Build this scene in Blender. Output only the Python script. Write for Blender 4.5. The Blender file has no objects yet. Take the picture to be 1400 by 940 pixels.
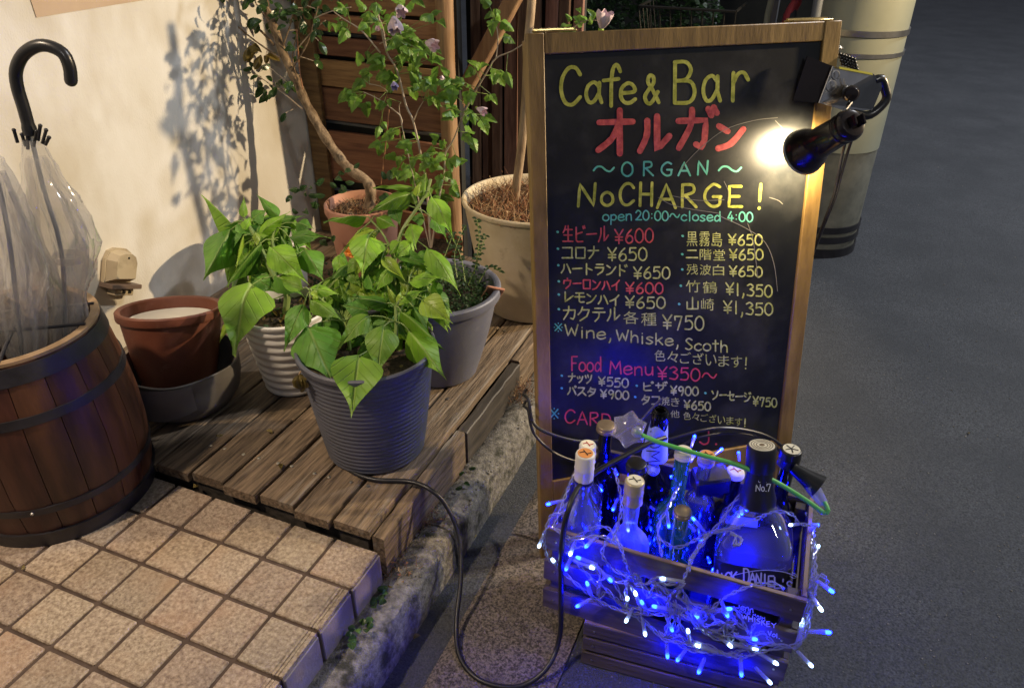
import bpy, bmesh, math, random
from mathutils import Vector, Matrix, Euler
random.seed(7)
S = bpy.context.scene
COL = S.collection
PI = math.pi
# ------------------------------------------------------------------ camera
F = 1032.8; CX, CY = 700.0, 470.0
CLOC = Vector((0.6287, -0.76346, 1.09019))
CROT = Euler((math.radians(58.9608), math.radians(-0.2430), math.radians(22.6611)), 'XYZ')
cam = bpy.data.cameras.new('camera'); cam.sensor_width = 36; cam.lens = 36*F/1400
cam.clip_start = 0.02; cam.clip_end = 300
co = bpy.data.objects.new('camera', cam); co.location = CLOC; co.rotation_euler = CROT
COL.objects.link(co); S.camera = co
CM = CROT.to_matrix()
# ------------------------------------------------------------------ world, light, exposure
W = bpy.data.worlds.new('World'); S.world = W; W.use_nodes = True
bg = W.node_tree.nodes['Background']; bg.inputs[0].default_value = (0.53, 0.56, 0.68, 1); bg.inputs[1].default_value = 0.22
S.view_settings.view_transform = 'Standard'; S.view_settings.look = 'None'; S.view_settings.exposure = 0; S.view_settings.gamma = 1
S.cycles.use_denoising = True
S.cycles.max_bounces = 8; S.cycles.transparent_max_bounces = 24; S.cycles.sample_clamp_indirect = 4; S.cycles.caustics_reflective = False
def lamp(name, loc, power, col, rad, kind='POINT', aim=None, ang=60, blend=.5):
    l = bpy.data.lights.new(name, kind); l.energy = power; l.color = col
    l.shadow_soft_size = rad
    o = bpy.data.objects.new(name, l); o.location = loc; COL.objects.link(o)
    if aim is not None:
        o.rotation_euler = (Vector(aim)-Vector(loc)).to_track_quat('-Z', 'Y').to_euler()
        if kind == 'SPOT': l.spot_size = math.radians(ang); l.spot_blend = blend
    return o
WARM = (1.0, .70, .38)
lamp('porch_lamp', (-.85, -.78, 2.1), 135, (1.0, .78, .57), .05, 'SPOT', (-.40,.10,0), 58, .8)
lamp('alley_lamp', (2.3, 1.95, 1.4), 440, (1.0, .76, .46), .03, 'SPOT', (-.8,1.12,.62), 74, 1.)
lamp('street_lamp_light', (4.0, 4.2, 4.6), 820, (.93, .95, 1.0), .2)
lamp('pole_fill_light', (3.4, -1.4, 3.6), 230, (1.0, .97, .92), .12, 'SPOT', (1.35,1.9,.1), 58, 1.)  # added fill spot to brighten the pole and road, no known lamp
lamp('wall_fill_light', (1.5, -2.2, 2.1), 60, (1.0, .96, .92), .10, 'SPOT', (-1.0,.22,.98), 30, .9)  # added fill spot for the upper left wall, no known source

# ------------------------------------------------------------------ geometry helpers
def ray(x, y): return CM @ Vector(((x-CX)/F, -(y-CY)/F, -1.0))
def hit(x, y, ax, v):
    d = ray(x, y); return CLOC + d*((v-CLOC[ax])/d[ax])
def dep(p): return -((Vector(p)-CLOC) @ CM)[2]
def atd(x, y, D): return CLOC + ray(x, y)*D
class MB:
    def __init__(s): s.v = []; s.f = []; s.uv = {}
    def add(s, vs, fs, uvs=None):
        b = len(s.v); s.v += [tuple(p) for p in vs]
        for i, f in enumerate(fs):
            s.f.append(tuple(b+k for k in f))
            if uvs: s.uv[len(s.f)-1] = [uvs[k] for k in f]
        return s
    def box(s, lo, hi, M=None, bev=0.0):
        x0, y0, z0 = lo; x1, y1, z1 = hi
        if bev <= 0:
            vs = [(x0,y0,z0),(x1,y0,z0),(x1,y1,z0),(x0,y1,z0),(x0,y0,z1),(x1,y0,z1),(x1,y1,z1),(x0,y1,z1)]
            fs = [(0,3,2,1),(4,5,6,7),(0,1,5,4),(1,2,6,5),(2,3,7,6),(3,0,4,7)]
        else:
            vs = []; b = bev
            for z, i in ((z0, b), (z0+b, 0), (z1-b, 0), (z1, b)):
                X0, X1, Y0, Y1 = x0+i, x1-i, y0+i, y1-i; c = b if i == 0 else b*.3
                vs += [(X0+c,Y0,z),(X1-c,Y0,z),(X1,Y0+c,z),(X1,Y1-c,z),(X1-c,Y1,z),(X0+c,Y1,z),(X0,Y1-c,z),(X0,Y0+c,z)]
            fs = [tuple(range(7,-1,-1)), tuple(range(24,32))]
            for r in range(3):
                for k in range(8): a = r*8+k; c2 = r*8+(k+1) % 8; fs.append((a, c2, c2+8, a+8))
        if M is not None: vs = [M @ Vector(p) for p in vs]
        return s.add(vs, fs)
    def tube(s, pts, r, n=8, cap=True, closed=False):
        pts = [Vector(p) for p in pts]; m = len(pts)
        if m < 2: return s
        rs = r if isinstance(r, (list, tuple)) else [r]*m
        t0 = (pts[1]-pts[0]).normalized(); up = Vector((0,0,1)) if abs(t0.z) < .9 else Vector((1,0,0))
        nn = (up - t0*up.dot(t0)).normalized(); vs = []
        for i, p in enumerate(pts):
            t = (pts[min(i+1, m-1)]-pts[max(i-1, 0)])
            t = t.normalized() if t.length > 1e-9 else t0
            nn = (nn - t*nn.dot(t)); nn = nn.normalized() if nn.length > 1e-6 else up
            b = t.cross(nn)
            for k in range(n):
                a = 2*PI*k/n; vs.append(p + (nn*math.cos(a)+b*math.sin(a))*rs[i])
        fs = [(i*n+k, i*n+(k+1) % n, (i+1)*n+(k+1) % n, (i+1)*n+k) for i in range(m-1) for k in range(n)]
        if cap: fs += [tuple(range(n-1, -1, -1)), tuple(range((m-1)*n, m*n))]
        return s.add(vs, fs)
    def lathe(s, prof, n=32, M=None, close=False, ripple=None):
        vs = []
        for i, (r, z) in enumerate(prof):
            for k in range(n):
                a = 2*PI*k/n; rr = r*(1+(ripple(a, i) if ripple else 0)); vs.append(Vector((rr*math.cos(a), rr*math.sin(a), z)))
        m = len(prof)
        fs = [(i*n+k, i*n+(k+1) % n, (i+1)*n+(k+1) % n, (i+1)*n+k) for i in range(m-1) for k in range(n)]
        if M is not None: vs = [M @ p for p in vs]
        return s.add(vs, fs)
    def blob(s, c, r, n=8, m=5, sc=(1,1,1)):
        prof = [(max(1e-4, math.sin(PI*i/m))*r, -math.cos(PI*i/m)*r) for i in range(m+1)]
        return s.lathe(prof, n, Matrix.Translation(c) @ Matrix.Diagonal((*sc, 1)))
    def mesh(s, name, m, smooth=True):
        me = bpy.data.meshes.new(name); me.from_pydata(s.v, [], s.f); me.update()
        if s.uv:
            ul = me.uv_layers.new(name='UVMap')
            for p in me.polygons:
                u = s.uv.get(p.index)
                if u:
                    for k, li in enumerate(p.loop_indices): ul.data[li].uv = u[k]
        me.materials.append(m)
        if smooth:
            me.polygons.foreach_set('use_smooth', [True]*len(me.polygons)); 
            try: me.set_sharp_from_angle(angle=math.radians(38))
            except Exception: pass
        return me
def link(name, me, parent=None, M=None):
    o = bpy.data.objects.new(name, me); COL.objects.link(o)
    if M is not None: o.matrix_world = M
    if parent is not None:
        o.parent = parent; o.matrix_parent_inverse = WM[parent.name].inverted()
    WM[o.name] = M.copy() if M is not None else Matrix.Identity(4)
    return o
WM = {}
def ob(name, mb, m, parent=None, smooth=True): return link(name, mb.mesh(name, m, smooth), parent)
def tag(o, label=None, cat=None, group=None, kind=None):
    for k, v in (('label', label), ('category', cat), ('group', group), ('kind', kind)):
        if v: o[k] = v
    return o
def thing(name, loc, label, cat, group=None):
    o = bpy.data.objects.new(name, None); o.empty_display_size = .05; o.location = loc; COL.objects.link(o)
    WM[o.name] = Matrix.Translation(loc)
    return tag(o, label, cat, group)
def struct(name, mb, m, smooth=True): return tag(ob(name, mb, m, None, smooth), kind='structure')
def smooth_path(pts, step=.01):
    pts = [Vector(p) for p in pts]; out = []
    for i in range(len(pts)-1):
        a = pts[max(i-1, 0)]; b = pts[i]; c = pts[i+1]; d = pts[min(i+2, len(pts)-1)]
        n = max(2, int((c-b).length/step))
        for k in range(n):
            t = k/n
            out.append(.5*((2*b)+(c-a)*t+(2*a-5*b+4*c-d)*t*t+(3*b-a-3*c+d)*t**3))
    out.append(pts[-1]); return out
rnd = random.uniform
# ------------------------------------------------------------------ materials
def mat(name, c1, c2=None, scale=8, rough=.6, bump=0., stretch=(1,1,1), metal=0., bscale=None, var=0., spec=.5, detail=6, c3=None, s3=2., contrast=(.35,.65), t3=(.55,.7), hue=0.):
    m = bpy.data.materials.new(name); m.use_nodes = True; nt = m.node_tree; N = nt.nodes; L = nt.links
    b = N['Principled BSDF']; b.inputs['Roughness'].default_value = rough; b.inputs['Metallic'].default_value = metal
    b.inputs['Specular IOR Level'].default_value = spec
    c2 = c2 or c1
    tc = N.new('ShaderNodeTexCoord'); mp = N.new('ShaderNodeMapping'); L.new(tc.outputs['Object'], mp.inputs[0]); mp.inputs['Scale'].default_value = stretch
    oi = N.new('ShaderNodeObjectInfo'); mu = N.new('ShaderNodeMath'); mu.operation = 'MULTIPLY'; L.new(oi.outputs['Random'], mu.inputs[0]); mu.inputs[1].default_value = 37.
    def noise(sc, det=detail, r=.6):
        n = N.new('ShaderNodeTexNoise'); n.noise_dimensions = '4D'; n.inputs['Scale'].default_value = sc; n.inputs['Detail'].default_value = det; n.inputs['Roughness'].default_value = r
        L.new(mp.outputs[0], n.inputs['Vector']); L.new(mu.outputs[0], n.inputs['W']); return n
    n1 = noise(scale); rp = N.new('ShaderNodeValToRGB'); L.new(n1.outputs[0], rp.inputs[0])
    rp.color_ramp.elements[0].position, rp.color_ramp.elements[1].position = contrast
    rp.color_ramp.elements[0].color = (*c1, 1); rp.color_ramp.elements[1].color = (*c2, 1); out = rp.outputs[0]
    if c3:
        n3 = noise(s3, 4); r3 = N.new('ShaderNodeValToRGB'); L.new(n3.outputs[0], r3.inputs[0]); r3.color_ramp.elements[0].position, r3.color_ramp.elements[1].position = t3
        mx = N.new('ShaderNodeMixRGB'); L.new(r3.outputs[0], mx.inputs[0]); L.new(out, mx.inputs[1]); mx.inputs[2].default_value = (*c3, 1); out = mx.outputs[0]
    if var or hue:
        hs = N.new('ShaderNodeHueSaturation'); mr = N.new('ShaderNodeMapRange'); L.new(oi.outputs['Random'], mr.inputs[0]); mr.inputs[3].default_value = 1-var; mr.inputs[4].default_value = 1+var
        L.new(mr.outputs[0], hs.inputs['Value']); L.new(out, hs.inputs['Color']); out = hs.outputs[0]
        if hue:
            m2 = N.new('ShaderNodeMath'); m2.operation = 'FRACT'; L.new(mu.outputs[0], m2.inputs[0]); m3 = N.new('ShaderNodeMapRange'); L.new(m2.outputs[0], m3.inputs[0]); m3.inputs[3].default_value = .5-hue; m3.inputs[4].default_value = .5+hue; L.new(m3.outputs[0], hs.inputs['Hue'])
    L.new(out, b.inputs['Base Color'])
    if bump:
        nb = noise(bscale or scale*3, 5); bm = N.new('ShaderNodeBump'); bm.inputs['Strength'].default_value = bump; bm.inputs['Distance'].default_value = .004
        L.new(nb.outputs[0], bm.inputs['Height']); L.new(bm.outputs[0], b.inputs['Normal'])
    return m
def glassy(name, col, rough=.03, ior=1.45, alpha=.0, diff=None, dmix=0., fac=.35):
    # thin clear material: transparent + glossy (+ milky diffuse)
    m = bpy.data.materials.new(name); m.use_nodes = True; nt = m.node_tree; N = nt.nodes; L = nt.links
    N.remove(N['Principled BSDF']); out = N['Material Output']
    tr = N.new('ShaderNodeBsdfTransparent'); tr.inputs[0].default_value = (*col, 1)
    gl = N.new('ShaderNodeBsdfGlossy'); gl.inputs['Roughness'].default_value = rough; gl.inputs[0].default_value = (1,1,1,1)
    fr = N.new('ShaderNodeLayerWeight'); fr.inputs[0].default_value = fac
    mx = N.new('ShaderNodeMixShader'); L.new(fr.outputs['Facing'], mx.inputs[0]); L.new(tr.outputs[0], mx.inputs[1]); L.new(gl.outputs[0], mx.inputs[2])
    last = mx
    if dmix:
        df = N.new('ShaderNodeBsdfDiffuse'); df.inputs[0].default_value = (*(diff or col), 1)
        tl = N.new('ShaderNodeBsdfTranslucent'); tl.inputs[0].default_value = (*(diff or col), 1)
        a = N.new('ShaderNodeMixShader'); a.inputs[0].default_value = .5; L.new(df.outputs[0], a.inputs[1]); L.new(tl.outputs[0], a.inputs[2])
        m2 = N.new('ShaderNodeMixShader'); m2.inputs[0].default_value = dmix; L.new(mx.outputs[0], m2.inputs[1]); L.new(a.outputs[0], m2.inputs[2]); last = m2
    L.new(last.outputs[0], out.inputs[0]); return m
def glow(name, col, st):
    m = bpy.data.materials.new(name); m.use_nodes = True; b = m.node_tree.nodes['Principled BSDF']
    b.inputs['Emission Color'].default_value = (*col, 1); b.inputs['Emission Strength'].default_value = st; b.inputs['Base Color'].default_value = (*col, 1); return m
def leafmat(name, ca, cb, rib, rough=.4, trans=.35):
    m = bpy.data.materials.new(name); m.use_nodes = True; nt = m.node_tree; N = nt.nodes; L = nt.links
    b = N['Principled BSDF']; b.inputs['Roughness'].default_value = rough; out = N['Material Output']
    uv = N.new('ShaderNodeUVMap'); sp = N.new('ShaderNodeSeparateXYZ'); L.new(uv.outputs[0], sp.inputs[0])
    def mth(op, a, c=None, cl=False):
        n = N.new('ShaderNodeMath'); n.operation = op; n.use_clamp = cl
        for i, q in enumerate((a, c)):
            if q is None: continue
            if isinstance(q, (int, float)): n.inputs[i].default_value = q
            else: L.new(q, n.inputs[i])
        return n.outputs[0]
    au = mth('ABSOLUTE', mth('SUBTRACT', sp.outputs[0], .5))
    side = mth('SINE', mth('MULTIPLY', mth('SUBTRACT', sp.outputs[1], mth('MULTIPLY', au, .9)), 34.))
    sv = mth('MULTIPLY', mth('SUBTRACT', side, .86, True), 3.5, True)
    mid = mth('SUBTRACT', 1., mth('MULTIPLY', au, 26.), True)
    ve = mth('MAXIMUM', mth('MULTIPLY', sv, .5), mid)
    tc = N.new('ShaderNodeTexCoord'); oi = N.new('ShaderNodeObjectInfo'); w = mth('MULTIPLY', oi.outputs['Random'], 31.)
    nz = N.new('ShaderNodeTexNoise'); nz.noise_dimensions = '4D'; nz.inputs['Scale'].default_value = 2.2; L.new(tc.outputs['Object'], nz.inputs[0]); L.new(w, nz.inputs['W'])
    rp = N.new('ShaderNodeValToRGB'); L.new(nz.outputs[0], rp.inputs[0]); rp.color_ramp.elements[0].position = .35; rp.color_ramp.elements[1].position = .65
    rp.color_ramp.elements[0].color = (*ca, 1); rp.color_ramp.elements[1].color = (*cb, 1)
    hs = N.new('ShaderNodeHueSaturation'); mr = N.new('ShaderNodeMapRange'); L.new(oi.outputs['Random'], mr.inputs[0]); mr.inputs[3].default_value = .7; mr.inputs[4].default_value = 1.25
    L.new(mr.outputs[0], hs.inputs['Value']); L.new(rp.outputs[0], hs.inputs['Color'])
    mx = N.new('ShaderNodeMixRGB'); L.new(ve, mx.inputs[0]); L.new(hs.outputs[0], mx.inputs[1]); mx.inputs[2].default_value = (*rib, 1)
    L.new(mx.outputs[0], b.inputs['Base Color'])
    bm = N.new('ShaderNodeBump'); bm.inputs['Strength'].default_value = .5; bm.inputs['Distance'].default_value = .02; bm.invert = True; L.new(ve, bm.inputs['Height']); L.new(bm.outputs[0], b.inputs['Normal'])
    tl = N.new('ShaderNodeBsdfTranslucent'); L.new(mx.outputs[0], tl.inputs[0]); ms = N.new('ShaderNodeMixShader'); ms.inputs[0].default_value = trans
    L.new(b.outputs[0], ms.inputs[1]); L.new(tl.outputs[0], ms.inputs[2]); L.new(ms.outputs[0], out.inputs[0]); return m
M_ = {}
M_['wall'] = mat('plaster', (.68,.645,.56), (.80,.785,.74), 4, .75, .3, stretch=(1,1,.5), bscale=240, c3=(.46,.38,.24), s3=3.4, t3=(.44,.74))
M_['fencewood'] = mat('reddish_fence_wood', (.17,.08,.04), (.36,.19,.09), 8, .7, .5, stretch=(.8,5,9), bscale=14, var=.35, hue=.02)
M_['slatwood'] = mat('grey_brown_slat_wood', (.09,.046,.032), (.24,.14,.095), 8, .75, .5, stretch=(9,9,.8), bscale=14, var=.45, hue=.02)
M_['postwood'] = mat('weathered_post_wood', (.22,.12,.06), (.40,.25,.13), 7, .75, .6, stretch=(7,7,.6), bscale=14)
M_['deck'] = mat('weathered_deck_wood', (.065,.046,.030), (.27,.195,.125), 9, .7, 1., stretch=(17,1.3,17), bscale=14, var=.25, c3=(.36,.33,.28), s3=2.5, t3=(.55,.8))
M_['deckdark'] = mat('dark_deck_wood', (.035,.032,.028), (.10,.085,.07), 7, .5, .6, stretch=(9,.9,9), bscale=10)  # darker tone for the middle fascia board and the joist
M_['tile'] = mat('beige_floor_tile', (.22,.155,.105), (.56,.45,.33), 150, .6, 1., bscale=320, var=.14, c3=(.44,.28,.17), s3=5, t3=(.5,.75), detail=8, hue=.008)
M_['grout'] = mat('brown_grout', (.055,.035,.025), (.11,.075,.055), 30, .9, .4)
M_['concrete'] = mat('kerb_concrete', (.10,.092,.078), (.32,.30,.26), 80, .85, 1., bscale=240, c3=(.045,.045,.03), s3=26, t3=(.52,.66), detail=9)
M_['gutter'] = mat('exposed_aggregate_concrete', (.045,.038,.031), (.25,.21,.17), 230, .7, 1., bscale=220, c3=(.05,.045,.04), s3=9, t3=(.5,.7), detail=4, contrast=(.4,.6))
M_['asphalt'] = mat('asphalt', (.020,.022,.026), (.125,.133,.145), 240, .68, 1., bscale=260, c3=(.040,.044,.050), s3=4.0, detail=5, t3=(.3,.8))
M_['soil'] = mat('dark_soil', (.012,.009,.006), (.09,.06,.035), 140, .95, 1., bscale=220)
M_['barrel'] = mat('reddish_barrel_wood', (.040,.014,.008), (.105,.040,.019), 6, .42, .25, stretch=(6,6,.9), bscale=12, var=.25, hue=.01)
M_['hoop'] = mat('dark_hoop_metal', (.012,.011,.013), (.028,.026,.030), 20, .45, .2)
M_['rimwood'] = mat('pale_cut_wood', (.22,.14,.07), (.34,.23,.13), 40, .6, .2)
M_['black'] = mat('black_plastic', (.012,.012,.012), (.018,.018,.018), 20, .32)
M_['rubber'] = mat('black_cable_rubber', (.012,.012,.013), (.02,.02,.022), 20, .38)
M_['darkpot'] = mat('dark_grey_ribbed_pot', (.085,.09,.108), (.115,.12,.145), 12, .5, .2, bscale=200, c3=(.16,.16,.17), s3=18, t3=(.58,.8))
M_['bluepot'] = mat('blue_grey_pot', (.15,.155,.205), (.19,.20,.25), 12, .48, .1, bscale=150, c3=(.25,.25,.28), s3=16, t3=(.58,.8))
M_['whitepot'] = mat('white_ribbed_pot', (.60,.58,.52), (.70,.68,.62), 4, .5, .1, c3=(.42,.38,.30), s3=3, t3=(.6,.9))
M_['creampot'] = mat('stained_cream_pot', (.54,.43,.26), (.68,.58,.40), 9, .6, .3, bscale=160, c3=(.25,.19,.11), s3=14, t3=(.62,.78))
M_['terra'] = mat('terracotta', (.46,.20,.13), (.60,.32,.22), 6, .8, .25)
M_['brownpot'] = mat('brown_plastic_pot', (.115,.034,.018), (.16,.052,.028), 14, .5, .15, bscale=180, c3=(.22,.12,.08), s3=20, t3=(.6,.8))
M_['greybowl'] = mat('grey_brown_bowl', (.085,.078,.075), (.14,.13,.12), 10, .6, .1)
M_['beige'] = mat('beige_outlet_plastic', (.42,.34,.22), (.50,.42,.28), 10, .55, .1, c3=(.20,.15,.09), s3=14, t3=(.55,.75))
M_['darkplastic'] = mat('brown_plastic_trim', (.12,.08,.055), (.16,.11,.08), 10, .5)
M_['paper'] = mat('tan_paper', (.50,.36,.24), (.56,.42,.29), 8, .7)
M_['frame'] = mat('varnished_sign_frame', (.16,.095,.028), (.34,.215,.066), 5, .42, .25, stretch=(5,5,.8), bscale=20)
M_['board'] = mat('chalkboard', (.008,.009,.010), (.016,.018,.018), 9, .42, .05, bscale=160, c3=(.050,.050,.046), s3=11, t3=(.48,.78), spec=.35)
M_['crate'] = mat('dark_stained_crate_wood', (.045,.033,.028), (.11,.085,.075), 5, .62, .5, stretch=(1.2,6,9), bscale=14, var=.25)
M_['crateedge'] = mat('worn_crate_edge', (.20,.14,.09), (.30,.21,.14), 9, .6, .2)
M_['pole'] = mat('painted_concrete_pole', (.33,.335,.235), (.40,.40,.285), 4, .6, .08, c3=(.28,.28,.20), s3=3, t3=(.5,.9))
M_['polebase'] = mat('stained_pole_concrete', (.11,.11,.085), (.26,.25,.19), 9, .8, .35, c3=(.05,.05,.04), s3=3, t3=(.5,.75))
M_['steel'] = mat('steel_strap', (.42,.40,.36), (.55,.53,.48), 30, .3, .1, metal=.9)
M_['chrome'] = mat('clip_steel', (.55,.54,.52), (.7,.69,.66), 30, .22, .05, metal=1.)
M_['blackmetal'] = mat('glossy_black_metal', (.018,.014,.012), (.03,.022,.02), 10, .16, 0, metal=.3)
M_['brass'] = mat('brass_hinge', (.45,.33,.12), (.6,.45,.2), 30, .3, .1, metal=1.)
M_['bark'] = mat('mottled_bark', (.14,.09,.05), (.40,.29,.18), 70, .85, 1., stretch=(1,1,.6), bscale=160, c3=(.06,.04,.025), s3=45)
M_['palebark'] = mat('pale_trunk_bark', (.28,.19,.11), (.48,.36,.23), 45, .8, .8, stretch=(1,1,.3), c3=(.15,.09,.05), s3=18)
M_['twig'] = mat('pale_twig', (.42,.33,.24), (.55,.46,.35), 20, .7)
M_['redtwig'] = mat('reddish_twig', (.30,.13,.06), (.40,.2,.1), 20, .7)
M_['gstem'] = mat('green_stem', (.16,.24,.05), (.24,.33,.09), 12, .5)
M_['straw'] = mat('dried_grass', (.34,.22,.11), (.52,.36,.20), 3, .8)
M_['rust'] = mat('dried_brown_weed', (.20,.085,.04), (.32,.15,.07), 3, .8)
M_['leafL'] = leafmat('bright_leaf', (.18,.39,.025), (.28,.52,.045), (.40,.58,.14), rough=.5)
M_['leafM'] = leafmat('mid_green_leaf', (.085,.24,.025), (.15,.35,.04), (.28,.44,.10), rough=.5)
M_['leafY'] = leafmat('yellow_green_leaf', (.30,.46,.04), (.38,.54,.06), (.45,.6,.15))
M_['leafH'] = leafmat('hibiscus_leaf', (.13,.29,.035), (.22,.40,.05), (.25,.38,.10))
M_['leafD'] = leafmat('glossy_dark_leaf', (.030,.075,.022), (.055,.12,.03), (.12,.18,.06), rough=.25, trans=.15)
M_['leafB'] = leafmat('brown_olive_leaf', (.16,.12,.03), (.25,.19,.05), (.3,.24,.1), rough=.4, trans=.2)
M_['petal'] = mat('pale_pink_petal', (.66,.50,.58), (.78,.66,.70), 20, .6)
M_['petalpurple'] = mat('lilac_petal', (.38,.32,.58), (.50,.44,.70), 20, .6)
M_['orange'] = mat('orange_petal', (.80,.14,.02), (.90,.42,.03), 30, .5)
M_['herb'] = leafmat('small_herb_leaf', (.03,.07,.025), (.06,.13,.04), (.1,.18,.06))
M_['film'] = glassy('clear_umbrella_film', (.97,.965,.96), .10, diff=(.82,.81,.79), dmix=.15, fac=.22)
M_['glass'] = glassy('clear_bottle_glass', (.93,.96,1.), .03, diff=(.55,.62,.85), dmix=.03, fac=.5)
M_['frost'] = glassy('frosted_bottle_glass', (.7,.78,.95), .3, diff=(.42,.50,.72), dmix=.26, fac=.4)
M_['greenglass'] = glassy('green_bottle_glass', (.10,.42,.28), .04, diff=(.05,.42,.24), dmix=.26, fac=.5)
M_['darkglass'] = glassy('dark_bottle_glass', (.05,.06,.08), .05, diff=(.008,.008,.012), dmix=.6, fac=.35)
M_['clearwire'] = glassy('clear_light_wire', (.80,.82,.90), .15, diff=(.60,.62,.74), dmix=.42, fac=.45)
M_['liquid'] = glassy('amber_free_liquid', (.8,.85,.95), .1, diff=(.35,.42,.7), dmix=.3, fac=.2)
M_['blue'] = glow('blue_led', (.0004,.0018,1.), 500)
M_['white'] = glow('cold_white_led', (.45,.66,1.), 6)
M_['bulb'] = glow('warm_lamp_face', (1., .78, .46), 220)
M_['c_y'] = mat('yellow_chalk_marker', (.30,.32,.02), (.66,.66,.11), 90, .7)
M_['c_w'] = mat('pale_yellow_chalk', (.30,.32,.05), (.66,.68,.24), 110, .7)
M_['c_r'] = mat('red_chalk_marker', (.40,.035,.04), (.72,.12,.10), 90, .7)
M_['c_p'] = mat('pink_chalk_marker', (.50,.035,.05), (.70,.08,.10), 30, .7)
M_['c_g'] = mat('green_chalk_marker', (.09,.46,.30), (.16,.56,.40), 30, .7)
M_['c_s'] = mat('old_chalk_scratch', (.16,.15,.13), (.2,.19,.16), 30, .7)
M_['label'] = mat('cream_label', (.68,.64,.50), (.74,.70,.56), 20, .6)
M_['whitecap'] = mat('white_capsule', (.70,.68,.62), (.76,.74,.70), 20, .4)
M_['goldcap'] = mat('champagne_capsule', (.50,.42,.26), (.6,.52,.34), 20, .35, metal=.4)
M_['bronze'] = mat('bronze_cap', (.22,.17,.12), (.3,.24,.17), 20, .35, metal=.5)
M_['orangecap'] = mat('orange_print', (.65,.26,.07), (.7,.3,.1), 30, .5)
M_['redlabel'] = mat('red_label', (.45,.03,.04), (.55,.05,.05), 20, .5)
M_['bluelabel'] = mat('pale_blue_label', (.30,.38,.62), (.36,.44,.7), 10, .6)
M_['greencable'] = mat('green_cable', (.09,.42,.09), (.13,.50,.12), 10, .4)
M_['ink'] = mat('black_ink', (.01,.01,.012), (.015,.015,.015), 10, .5)
M_['blacklabel'] = mat('black_label', (.010,.010,.014), (.016,.016,.02), 10, .4)
M_['silverink'] = mat('silver_ink', (.55,.57,.66), (.65,.67,.75), 10, .5)
M_['yellowprint'] = mat('yellow_print', (.75,.68,.06), (.8,.72,.1), 10, .5)
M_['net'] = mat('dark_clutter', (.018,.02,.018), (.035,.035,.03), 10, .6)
M_['dimgrey'] = mat('dull_grey_panel', (.16,.17,.18), (.22,.23,.24), 3, .6)
M_['redcloth'] = mat('dull_red_cover', (.32,.03,.04), (.4,.05,.06), 10, .6)

# ------------------------------------------------------------------ ground and road
ZR = -.17
g = MB()
g.add([(-60,-40,ZR-.004),(80,-40,ZR-.004),(80,90,ZR-.004),(-60,90,ZR-.004)], [(0,1,2,3)])
ground = struct('ground', g, M_['asphalt'], False)
g = MB(); g.add([(.375,-6,ZR),(12,-6,ZR),(12,40,ZR),(.375,40,ZR)], [(0,1,2,3)])
struct('road', g, M_['asphalt'], False)
gut = MB(); gut.box((.085,-2.2,ZR-.05), (.37,-1.0,ZR+.002))
gutter = tag(bpy.data.objects.new('gutter', None), kind='structure'); COL.objects.link(gutter); WM['gutter'] = Matrix.Identity(4)
for i, (y0, y1) in enumerate(((-1.4,-.815),(-.81,-.215),(-.21,.392),(.40,.995),(1.0,1.6),(1.605,2.2),(2.205,3.2))):
    mb = MB()
    xs = [.078,.10,.13,.165,.375]; zs = [ZR-.012,ZR-.016,ZR-.010,ZR+.003,ZR+.004]
    n = 5; vs = [(x,y,z) for y in (y0,y1) for x, z in zip(xs,zs)]; fs = [(k,k+1,k+1+n,k+n) for k in range(n-1)]
    vs += [(x,y,ZR-.06) for y in (y0,y1) for x in (.078,.375)]
    fs += [(0,10,11,4,3,2,1), (5,6,7,8,9,13,12), (4,11,13,9), (0,5,12,10)]
    mb.add(vs, fs); ob('gutter_slab', mb, M_['gutter'], gutter, False)
# ------------------------------------------------------------------ kerb
kerb = tag(bpy.data.objects.new('kerb', None), kind='structure'); COL.objects.link(kerb); WM['kerb'] = Matrix.Identity(4)
def kerb_block(y0, y1):
    mb = MB(); n = 26; prof = [(-.004,ZR-.05),(-.004,-.082),(.012,-.074),(.03,-.072),(.05,-.074),(.063,-.08),(.070,-.092),(.075,-.125),(.079,ZR-.05)]
    m = len(prof); vs = []
    for j in range(n+1):
        y = y0+(y1-y0)*j/n
        for i, (x, z) in enumerate(prof):
            k = 1 if 0 < i < m-1 else 0
            vs.append((x+k*rnd(-.0022,.0022), y, z+k*rnd(-.0016,.0016)))
    fs = [(j*m+i, j*m+i+1, (j+1)*m+i+1, (j+1)*m+i) for j in range(n) for i in range(m-1)] + [tuple(range(m-1,-1,-1)), tuple(range(n*m, n*m+m))]
    fs = [tuple(reversed(f)) for f in fs]
    mb.add(vs, fs); ob('kerb_block', mb, M_['concrete'], kerb)
for y0, y1 in ((-1.5,-.92),(-.914,-.332),(-.326,.262),(.268,.86),(.866,1.45),(1.456,2.05),(2.056,3.0)): kerb_block(y0, y1)
dirt = MB(); n = 60; vs = []
for j in range(n+1):
    y = .1+1.9*j/n
    for i, x in enumerate((-.06,-.035,-.015,.002,.016)): vs.append((x, y, -.082+rnd(-.006,.008) if i < 4 else -.079))
dirt.add(vs, [(j*5+i, j*5+i+1, (j+1)*5+i+1, (j+1)*5+i) for j in range(n) for i in range(4)])
tag(ob('soil_strip', dirt, M_['soil']), kind='structure')
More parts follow.
